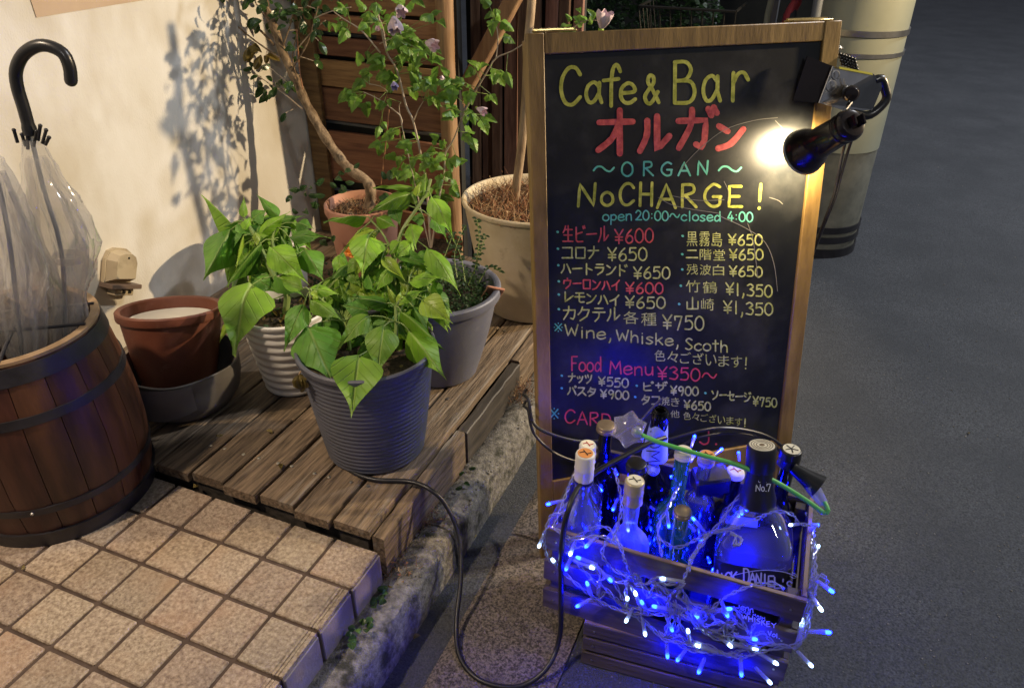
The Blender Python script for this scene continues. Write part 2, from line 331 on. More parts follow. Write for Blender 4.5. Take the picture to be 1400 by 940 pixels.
# ------------------------------------------------------------------ tiled step
core = MB(); core.box((-1.0,-1.6,ZR-.03), (-.006,.088,-.004)); step = struct('tiled_step', core, M_['grout'], False)
def tile_mesh(kind):
    mb = MB(); h = .0462
    if kind == 'flat': mb.box((-h,-h,-.008), (h,h,0), bev=.0022)
    elif kind == 'edge':
        mb.box((-h,-h,-.008), (.024,h,0), bev=.0016)
        for a, b in ((.0245,.030),(.0312,.0362),(.0374,h)): mb.box((a,-h,-.008), (b,h,-.0004 if b < h else .0004), bev=.0008)
    return mb.mesh('tile', M_['tile'])
TM = {k: tile_mesh(k) for k in ('flat','edge')}
for i in range(10):
    for j in range(-9, 1):
        e = i == 0
        if e and j == 0: e = False
        x = -.048-.1*i-.0015; y = .047+.1*j+.0015
        Mx = Matrix.Translation((x, y, rnd(-.0008,.0008))) @ Matrix.Rotation(rnd(-.006,.006), 4, 'Z') @ Matrix.Rotation(rnd(-.006,.006), 4, 'X')
        link('tile', TM['edge' if e else 'flat'], step, Mx)
rm = MB(); rm.box((-.0462,-.004,-.05), (.0462,.004,.05), bev=.0015); rm = rm.mesh('riser_tile', mat('shade_toned_riser_tile', (.20,.17,.17), (.30,.26,.25), 14, .6, .6, bscale=60, var=.15))  # riser colour has the shade and LED tint put into it
for j in range(-9, 1):
    link('riser_tile', rm, step, Matrix.Translation((-.003+rnd(-.0006,.0006), .047+.1*j+.0015, -.056)) @ Matrix.Rotation(PI/2, 4, 'Z'))
for i in range(5):
    link('riser_tile', rm, step, Matrix.Translation((-.052-.1*i, .092, -.056)))
# ------------------------------------------------------------------ wall and fence
XW = -1.0; YF = 1.36
mb = MB(); mb.box((XW-.12,-2.5,ZR-.05), (XW,YF-.012,2.6)); 
wall = tag(ob('plaster_wall', mb, M_['wall'], None, False), 'cream plaster wall with water stains behind the umbrella barrel and pots', 'wall')
pp = MB(); P = [hit(50,24,0,XW+.002), hit(206,-1.5,0,XW+.002)]; P += [P[1]+Vector((0,.0,.34)), P[0]+Vector((0,-.012,.30))]
pp.add(P+[p+Vector((-.0015,0,0)) for p in P], [(0,1,2,3),(0,4,5,1),(1,5,6,2),(2,6,7,3),(3,7,4,0)])
tag(ob('poster', pp, M_['paper'], None, False), 'tan paper sheet fixed high on the plaster wall above the umbrella handle', 'poster')
def board_y(x0, x1, z0, z1, y, th, r=0, bev=.002):
    mb = MB(); c = Vector(((x0+x1)/2, y+th/2, (z0+z1)/2)); Mx = Matrix.Translation(c) @ Matrix.Rotation(r, 4, 'Y')
    mb.box((-(x1-x0)/2,-th/2,-(z1-z0)/2), ((x1-x0)/2,th/2,(z1-z0)/2), Mx, bev); return mb
fence = thing('slatted_fence', (-.72,YF,0), 'reddish brown fence of wide horizontal boards with dark gaps beside the plaster wall', 'fence')
def zf(py, x=445): return hit(x, py, 1, YF)[2]
def yz(a): return zf(a)
bands = [(-140,-104),(-98,-62),(-56,-26),(-20,14),(20,43),(51,76),(82,118),(119.5,163),(178,243),(272,330),(336,372)]
for a, b in bands:
    ob('board', board_y(-.985, -.475, yz(b), yz(a), YF, .016, rnd(-.006,.006)), M_['fencewood'], fence)
ob('upright', board_y(-.995,-.93,-.16,1.25,YF-.02,.018), M_['fencewood'], fence)
ob('upright', board_y(-.72,-.66,-.16,1.25,YF+.018,.03), M_['fencewood'], fence)
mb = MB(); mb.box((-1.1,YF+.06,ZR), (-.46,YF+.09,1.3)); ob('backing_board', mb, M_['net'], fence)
for py in (48, 170, 262):
    z = yz(py); mb = MB(); mb.tube([(-.98,YF+.04,z),(-.72,YF+.042,z-.003),(-.48,YF+.04,z)], .006, 8); ob('pipe', mb, M_['dimgrey'], fence)
post = MB(); xs = (hit(597,100,1,YF-.01)[0]+hit(627,100,1,YF-.01)[0])/2
pts = [(xs+.006,YF-.01,ZR),(xs+.003,YF-.01,.1),(xs,YF-.012,.4),(xs-.002,YF-.01,.7),(xs-.004,YF-.008,1.3)]
post.tube(smooth_path(pts,.05), [.026+rnd(-.0012,.0012) for _ in smooth_path(pts,.05)], 14)
tag(ob('fence_post', post, M_['postwood']), 'round weathered brown fence post at the end of the horizontal boards', 'post')
YS = 1.62
slats = thing('vertical_slat_fence', (0,YS,0), 'dark brown fence of narrow vertical slats behind the cream pot', 'fence')
x = -.52; k = 0
XE = hit(792,25,1,YS)[0]
while x < XE:
    w = rnd(.030,.046); y = YS+rnd(0,.03)
    mb = MB(); t = rnd(-.01,.01); Mx = Matrix.Translation((x+w/2,y,.55)) @ Matrix.Rotation(t,4,'Y'); mb.box((-w/2,-.008,-.72), (w/2,.008,.72+rnd(-.01,.02)), Mx, .002)
    ob('slat', mb, M_['slatwood'], slats); x += w+rnd(.001,.012); k += 1
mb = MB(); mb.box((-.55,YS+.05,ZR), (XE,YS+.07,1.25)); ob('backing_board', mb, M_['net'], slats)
mb = MB(); a = hit(712,-20,1,YF+.1); b = hit(634,125,1,YF+.1); d = (b-a); L = d.length
ang = math.atan2(d.x, -d.z); Mx = Matrix.Translation((a+b)/2) @ Matrix.Rotation(-ang, 4, 'Y'); mb.box((-.022,-.02,-L/2-.1), (.022,.02,L/2+.02), Mx, .003)
tag(ob('diagonal_brace', mb, M_['postwood']), 'slanting weathered timber brace leaning between the round post and vertical slats', 'timber brace')
# ------------------------------------------------------------------ deck
deck = thing('wooden_deck', (-.5,.7,0), 'weathered low wooden deck of grey brown boards carrying the pots', 'deck')
def plank(x0, x1, y0, y1, z0, z1, m, name='plank', wob=.0015):
    mb = MB(); n = 14; vs = []; c = .0025
    for j in range(n+1):
        y = y0+(y1-y0)*j/n; a = rnd(-wob,wob); b = rnd(-wob,wob); z = rnd(-.0008,.0008)
        vs += [(x0+a,y,z0),(x1+b,y,z0),(x1+b,y,z1-c+z),(x1+b-c,y,z1+z),(x0+a+c,y,z1+z),(x0+a,y,z1-c+z)]
    fs = [(j*6+i,(j+1)*6+i,(j+1)*6+(i+1)%6,j*6+(i+1)%6) for j in range(n) for i in range(6)]+[tuple(range(6)), tuple(range(n*6+5,n*6-1,-1))]
    fs = [tuple(reversed(f)) for f in fs]
    mb.add(vs, fs); return ob(name, mb, m, deck)
for k in range(11):
    x1 = -.030-.0885*k
    plank(x1-.0822, x1, .106+rnd(-.004,.006), 1.33, .008, .03+rnd(-.001,.001), M_['deck'])
plank(-.026,.0,.112,.475,-.078,.018, M_['deck'], 'fascia_board'); plank(-.024,.002,.48,.80,-.075,.014, M_['deckdark'], 'fascia_board')
plank(-.026,.0,.805,1.33,-.078,.020, M_['deck'], 'fascia_board')
plank(-.99,-.04,.118,.15,-.06,.006, M_['deckdark'], 'joist'); 
mb = MB(); mb.box((-1.0,.10,ZR-.02), (-.03,1.5,-.085)); ob('ground_under_deck', mb, M_['soil'], deck, False)
sc = MB(); sc.lathe([(.0042,0),(.0040,.0012),(.0001,.0020)], 10); sc = sc.mesh('screw', M_['steel'])
for px, py in ((288,609),(307,613),(333,621),(354,626),(380,633),(399,637),(430,647),(450,652),(480,659),(503,664),(600,496),(612,545),(628,508),(690,452),(683,449)):
    link('screw', sc, deck, Matrix.Translation(hit(px,py,2,.0305)))

# ------------------------------------------------------------------ utility pole
PX, PY, PR = .66, 2.43, .165
pole = thing('utility_pole', (PX,PY,ZR), 'thick round pole painted pale olive with stained base behind the sign', 'pole')
T = Matrix.Translation((PX,PY,0)); zp = hit(1185,208,1,PY-.1)[2]
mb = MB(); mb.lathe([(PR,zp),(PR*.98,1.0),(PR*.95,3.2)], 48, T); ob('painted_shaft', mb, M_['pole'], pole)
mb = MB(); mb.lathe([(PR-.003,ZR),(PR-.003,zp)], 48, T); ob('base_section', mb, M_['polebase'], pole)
for py, m, h in ((45,'steel',.010),(75,'steel',.007),(312,'hoop',.012),(326,'hoop',.012),(341,'hoop',.02)):
    z = hit(1185,py,1,PY-.12)[2] - (.0 if py < 200 else .02)
    if py == 341: z = ZR+.015
    mb = MB(); mb.lathe([(PR-.001,z-h),(PR+.004,z-h),(PR+.004,z+h),(PR-.001,z+h)], 48, T); ob('strap', mb, M_[m], pole)
mb = MB(); c = hit(1118,10,1,PY-.17); mb.tube([(c.x-.03,PY-.2,1.8),(c.x,PY-.19,.7),(c.x,PY-.19,.3)], .016, 10); ob('conduit', mb, M_['dimgrey'], pole)
# ------------------------------------------------------------------ sign
SO = Vector((.24112,.34944,-.17)); 
SU = Vector((math.cos(.66119)*1.0, math.sin(.66119), .00135)).normalized()
lean = .1524; nb_ = Vector((-math.sin(.66119), math.cos(.66119), 0)); SV = (Vector((0,0,1))*math.cos(lean)+nb_*math.sin(lean)); SV = (SV-SU*SV.dot(SU)).normalized()
SN = SU.cross(SV)
SM = Matrix(((SU.x,SV.x,SN.x,SO.x),(SU.y,SV.y,SN.y,SO.y),(SU.z,SV.z,SN.z,SO.z),(0,0,0,1)))
def bpt(x, y, off=0.):
    d = ray(x, y); o = SO+SN*off; return CLOC+d*((o-CLOC).dot(SN)/d.dot(SN))
def bloc(x, y): 
    p = bpt(x, y)-SO; return p.dot(SU), p.dot(SV)
sign = thing('menu_sign', tuple(SO), 'A-frame menu chalkboard in a varnished wooden frame covered in handwritten drinks prices', 'menu sign')
def sb(name, x0, x1, y0, y1, z0, z1, m, bev=.0015, par=None):
    mb = MB(); mb.box((x0,y0,z0), (x1,y1,z1), SM, bev); return ob(name, mb, M_[m], par or sign)
H = 1.0686; FW = .6
sb('stile', 0, .028, 0, H, -.022, 0, 'frame'); sb('stile', .565, FW, 0, H, -.022, 0, 'frame')
sb('rail', .0285, .5645, 1.035, H-.0005, -.021, -.0008, 'frame'); sb('rail', .0285, .5645, .135, .195, -.021, -.0008, 'frame')
panel = sb('chalkboard', .0285, .5645, .1955, 1.0345, -.012, -.006, 'board', 0)
BR = Matrix.Translation(SO+SV*H) @ Matrix.Rotation(0, 4, 'X')
for x0 in (.0, .565):
    mb = MB(); p0 = SO+SU*(x0+.002)+SV*(H-.012)-SN*.036; p1 = SO+SU*(x0+.002)+SU*(.03 if x0==0 else -.02)+Vector((-SN.x*.07,-SN.y*.07,0)); p1.z = ZR
    d = (p0-p1); zz = d.normalized(); yy = -SN+zz*SN.dot(zz); yy.normalize(); xx = yy.cross(zz)
    Mx = Matrix(((xx.x,yy.x,zz.x,p1.x),(xx.y,yy.y,zz.y,p1.y),(xx.z,yy.z,zz.z,p1.z),(0,0,0,1))); mb.box((0 if xx.dot(SU)>0 else -.028,-.01,0), (.028 if xx.dot(SU)>0 else 0,.01,d.length), Mx, .0015)
    ob('rear_leg', mb, M_['frame'], sign)
sb('rear_panel', .03, .565, .25, 1.03, -.046, -.042, 'net', 0)
for (a, b) in ((735,790),(1085,1142)):
    xa = bloc(a,46)[0]; xb = bloc(b,26)[0]
    sb('hinge', xa, min(xb,.598), H+.0005, H+.0035, -.035, -.004, 'brass', .0008)
    mb = MB(); mb.tube([SM@Vector((xa,H+.004,-.024)), SM@Vector((min(xb,.598),H+.004,-.024))], .003, 8); ob('hinge_pin', mb, M_['brass'], sign)
mb = MB(); mb.blob(SM@Vector((.606,1.02,-.01)), .006); mb.tube([SM@Vector((.598,1.02,-.01)), SM@Vector((.614,1.02,-.01))], .003); ob('bolt', mb, M_['steel'], sign)
# ------------------------------------------------------------------ hand lettering
G = {}
def gl(ch, w, strokes, y0=0., y1=1.): G[ch] = (w, y0, y1, [(s.strip()[0] == '~', [tuple(float(q)/100 for q in p.split(',')) for p in s.strip().lstrip('~').split()]) for s in strokes.split(';')])
gl('C',.8,'~97,80 75,98 40,97 10,70 5,35 25,5 60,0 97,20')
gl('a',.7,'~86,75 55,98 15,80 2,40 20,5 52,8 84,45;88,96 86,40 102,3',0,.62)
gl('f',.55,'~100,84 82,100 60,92 50,60 48,0;5,62 90,66')
gl('e',.66,'~6,50 90,58 85,88 50,100 10,75 5,30 30,3 65,2 98,20',0,.62)
gl('&',.7,'~98,5 60,45 25,75 35,98 60,95 62,72 30,50 4,25 20,3 50,5 92,42')
gl('B',.75,'10,98 8,2;~8,98 60,98 82,80 60,58 15,54;~15,54 80,52 99,27 75,4 8,2')
gl('r',.55,'12,98 8,0;~10,60 40,94 75,98 99,74',0,.62)
gl('O',.85,'~50,100 9,76 5,26 50,0 95,25 93,76 50,100'); gl('0',.66,'~50,100 9,76 5,26 50,0 95,25 93,76 50,100')
gl('o',.66,'~50,100 9,76 5,26 50,0 95,25 93,76 50,100',0,.62)
gl('R',.75,'10,98 8,0;~10,98 75,96 80,66 15,50;30,50 99,0'); gl('G',.85,'~92,88 55,100 10,70 5,30 45,0 88,8 92,42;52,44 99,44')
gl('A',.8,'2,0 50,100 98,0;20,36 82,36'); gl('N',.8,'6,0 14,98 84,3 92,100'); gl('E',.65,'92,97 12,98 8,2 96,2;10,50 78,50')
gl('H',.8,'10,100 5,0;92,100 88,0;8,50 90,50'); gl('!',.35,'62,100 50,34;47,6 46,3')
gl('p',.66,'12,98 8,0;~10,90 60,100 95,78 70,46 12,50',-.35,.62); gl('n',.66,'8,98 8,0;~8,65 40,98 80,92 88,50 90,0',0,.62)
gl('2',.64,'~5,76 40,100 86,80 70,45 5,2;5,2 99,2'); gl(':',.3,'50,66 50,64;50,22 50,20'); gl('c',.62,'~95,82 55,100 8,70 8,25 55,0 97,18',0,.62)
gl('l',.3,'50,100 50,0'); gl('s',.6,'~90,86 50,100 12,80 50,52 90,25 50,0 5,12',0,.62); gl('S',.66,'~90,86 50,100 12,80 50,52 90,25 50,0 5,12')
gl('d',.7,'~80,45 45,62 8,40 12,8 45,2 82,25;85,100 88,0'); gl('4',.66,'60,100 5,32 98,32;72,62 68,0'); gl('W',1.,'2,98 25,3 50,72 75,3 98,98')
gl('i',.28,'50,62 50,0;50,90 50,87'); gl('h',.66,'10,100 8,0;~8,35 45,62 85,50 90,0'); gl('k',.64,'10,100 8,0;86,62 12,28;36,40 92,0')
gl('t',.55,'50,95 50,0;5,66 95,66'); gl('F',.66,'12,0 10,98 94,98;10,52 76,52'); gl('M',.95,'5,0 14,98 50,35 86,98 95,0'); gl('u',.66,'~8,98 10,30 35,2 75,15 90,60;90,98 92,0',0,.62)
gl('3',.64,'~8,88 50,100 88,78 45,56;~45,56 95,35 70,2 5,8'); gl('5',.64,'90,98 18,98 12,58;~12,58 60,66 95,40 75,5 5,5'); gl('6',.64,'~75,98 25,65 5,25 40,0 88,15 85,45 45,54 12,32')
gl('7',.64,'10,72 8,97 92,97 42,0'); gl('9',.64,'~86,82 45,100 8,75 35,48 80,60 88,86;~88,86 85,40 60,0'); gl('1',.35,'50,100 50,0'); gl('¥',.75,'5,100 50,52 95,100;50,52 50,0;12,46 88,46;12,24 88,24')
gl(',',.35,'~60,14 55,-5 32,-22'); gl('D',.75,'10,98 8,0;~8,98 70,92 95,55 75,8 8,0'); gl('U',.75,'~5,100 10,25 50,0 90,25 95,100');gl('~',1.1,'~2,38 18,66 40,66 60,40 80,32 98,60'); gl(' ',.4,''.join('50,0 50,0')) ; G[' '] = (.4,0,1,[])
gl('J',.6,'~80,100 78,20 40,0 5,20'); gl('.',.3,'50,3 50,0'); gl('・',.35,'50,52 51,50'); gl("'",.25,'50,100 45,80'); gl('I',.3,'50,100 50,0'); gl('K',.7,'10,100 8,0;90,100 12,45;35,58 95,0'); gl('L',.6,'10,100 10,2 95,2'); gl('T',.7,'2,98 98,98;50,98 50,0'); gl('V',.75,'2,98 50,2 98,98'); gl('Z',.7,'5,98 92,98 8,2 96,2')
K = {'オ':'5,72 98,74;62,100 62,0;~60,72 40,35 2,8','ル':'~26,86 24,45 2,3;58,98 58,6 98,44','ガ':'3,70 74,72 70,22 62,5 48,12;~38,98 34,58 4,3;80,100 88,84;94,104 102,90','カ':'3,70 94,72 88,22 78,4 58,12;~44,98 40,58 4,3',
'ン':'8,90 40,70;~5,3 52,22 98,78','ビ':'15,92 15,12 30,3 80,5;15,50 72,62;80,98 87,84;94,102 101,88','ー':'3,50 97,54','コ':'8,92 92,92 90,8;5,8 97,8','ロ':'10,92 92,92 90,6 12,6 10,92','ナ':'3,66 97,68;~56,100 50,45 14,2',
'ハ':'~32,85 28,45 4,8;~60,88 80,50 97,8','ト':'30,100 30,0;30,62 86,42','ラ':'15,96 82,96;5,66 93,66 75,28 28,0','ド':'24,100 24,0;24,62 74,42;74,96 82,82;90,102 98,88','ウ':'50,100 50,80;8,50 10,78 92,78 80,34 34,0','レ':'20,98 20,5 98,60',
'モ':'12,92 88,92;3,56 97,56;45,92 45,12 60,3 92,6','イ':'~92,98 55,62 5,40;60,64 60,0','ク':'~36,100 25,70 3,45;30,80 90,80 70,32 18,0','テ':'18,95 82,95;3,66 97,66;~52,66 48,30 20,0','ツ':'8,84 18,58;42,92 50,66;~96,90 75,35 28,0','ッ':'12,64 20,46;42,70 48,50;~86,68 70,28 36,0',
'ザ':'3,66 90,66;26,90 26,36;~68,95 66,35 34,0;82,102 88,88;96,104 102,92','ピ':'15,92 15,12 30,3 80,5;15,50 72,62;~88,104 80,96 88,88 97,96 88,104','ソ':'10,92 28,64;~92,92 75,35 24,0','セ':'3,55 92,68 74,42;35,98 35,15 50,3 92,6','ジ':'15,95 38,82;5,66 28,54;~8,3 55,15 92,58;74,96 82,84;90,100 98,88',
'パ':'~32,85 28,45 4,8;~60,84 80,48 97,8;~90,104 82,96 90,88 99,96 90,104','ス':'10,92 82,92 50,42 4,3;54,44 96,3','タ':'~36,100 25,70 3,45;30,82 92,82 70,32 18,0;28,55 72,40','生':'~26,98 18,76 4,58;20,76 90,76;12,42 88,42;2,3 98,3;52,100 52,3','二':'15,80 85,80;3,14 97,14','山':'50,98 50,5;8,62 8,5 92,5 92,65'}
for k_, v_ in K.items(): gl(k_, 1.0, v_)
gl('※',1.,'12,88 88,12;88,88 12,12;50,96 50,92;50,8 50,4;4,50 8,50;92,50 96,50')
_fc = bpy.data.curves.new('glyph_source','FONT'); _fo = bpy.data.objects.new('glyph_source', _fc); COL.objects.link(_fo); _cache = {}
def kanji(ch):
    if ch not in _cache:
        _fc.body = ch; _fc.offset = .0; bpy.context.view_layer.update()
        m = bpy.data.meshes.new_from_object(_fo.evaluated_get(bpy.context.evaluated_depsgraph_get()))
        xs = [v.co.x for v in m.vertices]; ys = [v.co.y for v in m.vertices]; a, b, c, d = min(xs), max(xs), min(ys), max(ys)
        _cache[ch] = ([((v.co.x-a)/(b-a), (v.co.y-c)/(d-c)) for v in m.vertices], [tuple(p.vertices) for p in m.polygons]); bpy.data.meshes.remove(m)
    return _cache[ch]
def stroke2d(mb, pts, w, place, h):
    # pts in pixel space; place(px,py,h) -> world
    out = []
    for p in pts:
        if not out or (p[0]-out[-1][0])**2+(p[1]-out[-1][1])**2 > .04: out.append(p)
    if len(out) == 1: out.append((out[0][0]+.6, out[0][1]+.3))
    n = len(out); Lf = []; Rt = []; N_ = []
    for i in range(n):
        a = out[max(i-1,0)]; b = out[min(i+1,n-1)]; dx, dy = b[0]-a[0], b[1]-a[1]; l = math.hypot(dx,dy) or 1; N_.append((-dy/l, dx/l))
    vs = []; 
    for i, p in enumerate(out):
        ww = w*.5*(1+rnd(-.07,.07)); hh = h+.00012*i/n
        vs.append(place(p[0]+N_[i][0]*ww, p[1]+N_[i][1]*ww, hh)); vs.append(place(p[0]-N_[i][0]*ww, p[1]-N_[i][1]*ww, hh))
    fs = [(2*i,2*i+1,2*i+3,2*i+2) for i in range(n-1)]
    for e, sgn in ((0,-1),(n-1,1)):      # round caps
        p = out[e]; nx, ny = N_[e]; tx, ty = ny*sgn, -nx*sgn; b = len(vs); c = []
        for q in range(1,4):
            a = PI*q/4; c.append(b+q-1); ex, ey = nx*math.cos(a)+tx*math.sin(a), ny*math.cos(a)+ty*math.sin(a)
            vs.append(place(p[0]+ex*w*.5, p[1]+ey*w*.5, h+.00012*e/n))
        fs.append((2*e, *c, 2*e+1))
    mb.add(vs, fs)
def flat_path(sm, pts):
    if not sm or len(pts) < 3: 
        out = []
        for a, b in zip(pts, pts[1:]):
            for k in range(4): out.append((a[0]+(b[0]-a[0])*k/4, a[1]+(b[1]-a[1])*k/4))
        return out+[pts[-1]]
    q = smooth_path([(p[0],p[1],0) for p in pts], 1e9); out = []
    P3 = [Vector((p[0],p[1],0)) for p in pts]
    for i in range(len(P3)-1):
        a = P3[max(i-1,0)]; b = P3[i]; c = P3[i+1]; d = P3[min(i+2,len(P3)-1)]
        if pts[0] == pts[-1]:
            if i == 0: a = P3[-2]
            if i == len(P3)-2: d = P3[1]
        for k in range(5):
            t = k/5; v = .5*((2*b)+(c-a)*t+(2*a-5*b+4*c-d)*t*t+(3*b-a-3*c+d)*t**3); out.append((v.x,v.y))
    return out+[pts[-1]]
def board_place(x, y, h): return bpt(x, y, -.006+.0003+h)
def draw(mb, ch, x0, y0, x1, y1, w, place=board_place):
    """glyph box in pixels: x0 left, y0 top, x1 right, y1 bottom"""
    if ch in G:
        for i, (sm, pts) in enumerate(G[ch][3]):
            pp = [(x0+(x1-x0)*u, y1+(y0-y1)*v) for u, v in pts]; stroke2d(mb, flat_path(sm, pp), w, place, .00013*i)
    else:
        vs, fs = kanji(ch); mb.add([place(x0+(x1-x0)*u, y1+(y0-y1)*v, 0) for u, v in vs], fs)
def line(text, col, x0, yb0, x1, yb1, h, w, jit=.03, parent=None, place=board_place, name='lettering'):
    mb = MB(); ad = [(G[c][0] if c in G else 1.)+.16 for c in text]; tot = sum(ad)-.16; x = 0
    for c, a in zip(text, ad):
        g = G.get(c, (1.,0,1,[])); xa = x0+(x1-x0)*x/tot; xb = x0+(x1-x0)*(x+a-.16)/tot; yb = yb0+(yb1-yb0)*(x/tot)+rnd(-jit,jit)*h; 
        if c != ' ': draw(mb, c, xa, yb-g[2]*h, xb, yb-g[1]*h, w, place)
        x += a
    return ob(name, mb, M_[col], parent or panel, False)
def boxed(items, col, w):
    mb = MB()
    for c, a, b, c2, d in items: draw(mb, c, a, b, c2, d, w)
    return ob('lettering', mb, M_[col], panel, False)
boxed((('C',766,92,794,143),('a',801,112,822,141),('f',824,89,848,145),('e',848,114,869,141),('&',881,103,901,142),('B',920,84,950,142),('a',961,103,984,139),('r',1000,99,1023,138)), 'c_y', 5.2)
boxed((('オ',817,151,866,210),('ル',874,158,916,208),('ガ',926,149,979,204),('ン',980,169,1017,204)), 'c_r', 8.5)
boxed((('~',811,222,840,240),('O',850,222,865,241),('R',879,221,893,240),('G',904,222,919,240),('A',927,222,944,240),('N',953,220,969,239),('~',982,222,1014,240)), 'c_g', 2.6)
boxed((('N',789,251,816,282),('o',822,263,838,281),('C',847,251,867,280),('H',874,250,893,281),('A',898,252,924,284),('R',931,252,952,283),('G',963,252,986,282),('E',995,254,1015,283),('!',1031,252,1046,286)), 'c_y', 4.)
line('open', 'c_g', 824,302,864,301,13.5,1.9); line('20:00~closed 4:00','c_g',869,301,1029,303,13,1.9)
Z2 = lambda x, y: (740+x/4, 290+y/4)
Z3 = lambda x, y: (740+x/3.784, 430+y/3.784)
def zl(Z, s, text, col, x0, y0, x1, y1, h, w=2.): 
    a = Z(x0,y0); b = Z(x1,y1); line(text, col, a[0], a[1], b[0], b[1], h/s, w)
for t, c, x0, y0, x1, y1, h in (('生ビール','c_r',118,162,368,165,88),('¥600','c_r',400,170,612,165,76),('コロナ','c_w',112,255,315,252,66),('¥650','c_w',362,265,577,265,70),('ハートランド','c_w',108,335,470,350,58),('¥650','c_w',503,362,703,366,64),
    ('ウーロンハイ','c_r',120,415,430,430,55),('¥600','c_r',460,445,665,446,60),('レモンハイ','c_w',120,490,428,515,56),('¥650','c_w',458,522,677,526,62),('カクテル','c_w',120,588,430,600,74),('各種','c_w',448,612,630,630,70),('¥750','c_w',662,640,888,648,76),
    ('黒霧島','c_w',795,186,990,192,80),('¥650','c_w',1022,180,1208,182,58),('二階堂','c_w',792,258,1005,266,60),('¥650','c_w',1028,260,1212,260,58),('残波白','c_w',795,342,1000,346,58),('¥650','c_w',1028,350,1208,354,55),('竹鶴','c_w',790,438,962,446,66),('¥1,350','c_w',1008,450,1262,466,64),
    ('山崎','c_w',792,530,945,542,66),('¥1,350','c_w',995,552,1265,566,66)): zl(Z2, 4, t, c, x0, y0, x1, y1, h, 2.1)
for t, c, x0, y0, x1, y1, h in (('Wine,','c_w',122,112,368,134,60),('Whiske,','c_w',388,138,715,166,58),('Scoth','c_w',745,182,965,194,58),('色々ございます!','c_w',585,240,1068,282,58),('Food','c_p',155,288,312,296,74),('Menu','c_p',352,304,580,316,68),('¥350~','c_p',600,332,908,350,64),
    ('ナッツ','c_w',140,348,262,356,46),('¥550','c_w',295,366,450,380,46),('ピザ','c_w',522,392,650,396,44),('¥900','c_w',668,414,812,420,45),('ソーセージ','c_w',880,436,1084,452,46),('¥750','c_w',1095,470,1218,480,46),('パスタ','c_w',135,415,285,422,44),('¥900','c_w',305,430,452,440,44),
    ('タコ焼き','c_w',520,462,715,476,45),('¥650','c_w',738,486,875,500,44),('その他','c_w',560,528,715,534,38),('色々ございます!','c_w',735,542,1060,580,40),('CARD','c_p',122,560,360,584,66)): zl(Z3, 3.784, t, c, x0, y0, x1, y1, h, 2.0)
mb = MB()
for x, y in ((88,108),(90,200),(92,290),(95,378),(95,450),(95,530),(772,130),(770,230),(770,313),(762,402),(753,502)): a = Z2(x,y); draw(mb, '・', a[0]-4, a[1]-4, a[0]+4, a[1]+4, 3.2)
for x, y in ((105,315),(105,380),(493,367),(848,405),(485,425)): a = Z3(x,y); draw(mb, '・', a[0]-4, a[1]-4, a[0]+4, a[1]+4, 3.0)
draw(mb, '※', *Z3(66,42), *Z3(110,88), 1.6); draw(mb, '※', *Z3(42,482), *Z3(92,540), 1.8)
ob('lettering', mb, M_['c_g'], panel, False)
mb = MB(); a = (956,600); draw(mb,'J',956,590,972,607,2.2); draw(mb,'.',974,598,984,607,3); ob('lettering', mb, M_['c_p'], panel, False)
mb = MB()
for pts in ([(1063,161),(1030,165),(990,178),(955,205),(930,232)],[(1052,270),(1064,274),(1070,279)],[(990,248),(996,262),(995,275)],[(920,268),(955,274),(990,273)],[(985,296),(1018,311),(1045,330),(1058,360),(1063,398)],[(1022,305),(1030,330),(1036,380)],[(1060,165),(1072,178),(1078,190)],[(900,270),(925,282),(985,292)]):
    stroke2d(mb, flat_path(True, pts), .9, board_place, .0004)
ob('scratch_marks', mb, M_['c_s'], panel, False)
COL.objects.unlink(_fo)
# ------------------------------------------------------------------ barrel
BX, BY = -.707, -.001
TB = Matrix.Translation((BX,BY,0))
barrel = thing('umbrella_barrel', (BX,BY,0), 'dark reddish wooden barrel with black hoops on the tiles, holding folded umbrellas', 'barrel')
RB = [(.170,0),(.178,.06),(.184,.13),(.184,.2),(.178,.27),(.168,.34),(.158,.392)]
def rb(z):
    for (a, b), (c, d) in zip(RB, RB[1:]):
        if z <= d: return a+(c-a)*(z-b)/(d-b)
    return RB[-1][0]
NS = 18
for k in range(NS):
    a0 = 2*PI*k/NS+.004; a1 = 2*PI*(k+1)/NS-.004; mb = MB(); vs = []; n = 4
    for r, z in RB:
        for q in range(n+1):
            a = a0+(a1-a0)*q/n; rr = r-(.0018 if q in (0,n) else 0)
            vs.append((BX+rr*math.cos(a), BY+rr*math.sin(a), z))
        for q in range(n,-1,-1):
            a = a0+(a1-a0)*q/n; vs.append((BX+(r-.014)*math.cos(a), BY+(r-.014)*math.sin(a), z))
    m = 2*n+2; R_ = len(RB)
    fs = [(i*m+q, i*m+(q+1)%m, (i+1)*m+(q+1)%m, (i+1)*m+q) for i in range(R_-1) for q in range(m)]+[tuple(range(m-1,-1,-1)), tuple(range((R_-1)*m, R_*m))]
    mb.add(vs, fs); ob('stave', mb, M_['barrel'], barrel)
def ring(z0, z1, t=.003, name='hoop', m='hoop'):
    mb = MB(); mb.lathe([(rb(z0)-.002,z0),(rb(z0)+t,z0),(rb(z1)+t,z1),(rb(z1)-.002,z1)], 64, TB); ob(name, mb, M_[m], barrel)
ring(.0,.034,.005); ring(.083,.098,.0025); ring(.275,.293,.0025); ring(.354,.386,.0025)
mb = MB(); mb.lathe([(rb(.39)-.014,.390),(rb(.39)+.001,.390),(rb(.39)+.001,.396),(rb(.39)-.014,.396),(rb(.39)-.0142,.39)], 64, TB); ob('rim', mb, M_['rimwood'], barrel)
mb = MB(); mb.lathe([(.155,.012),(.0001,.012)], 32, TB); ob('bottom', mb, M_['barrel'], barrel)
grid = MB(); zz = .3985
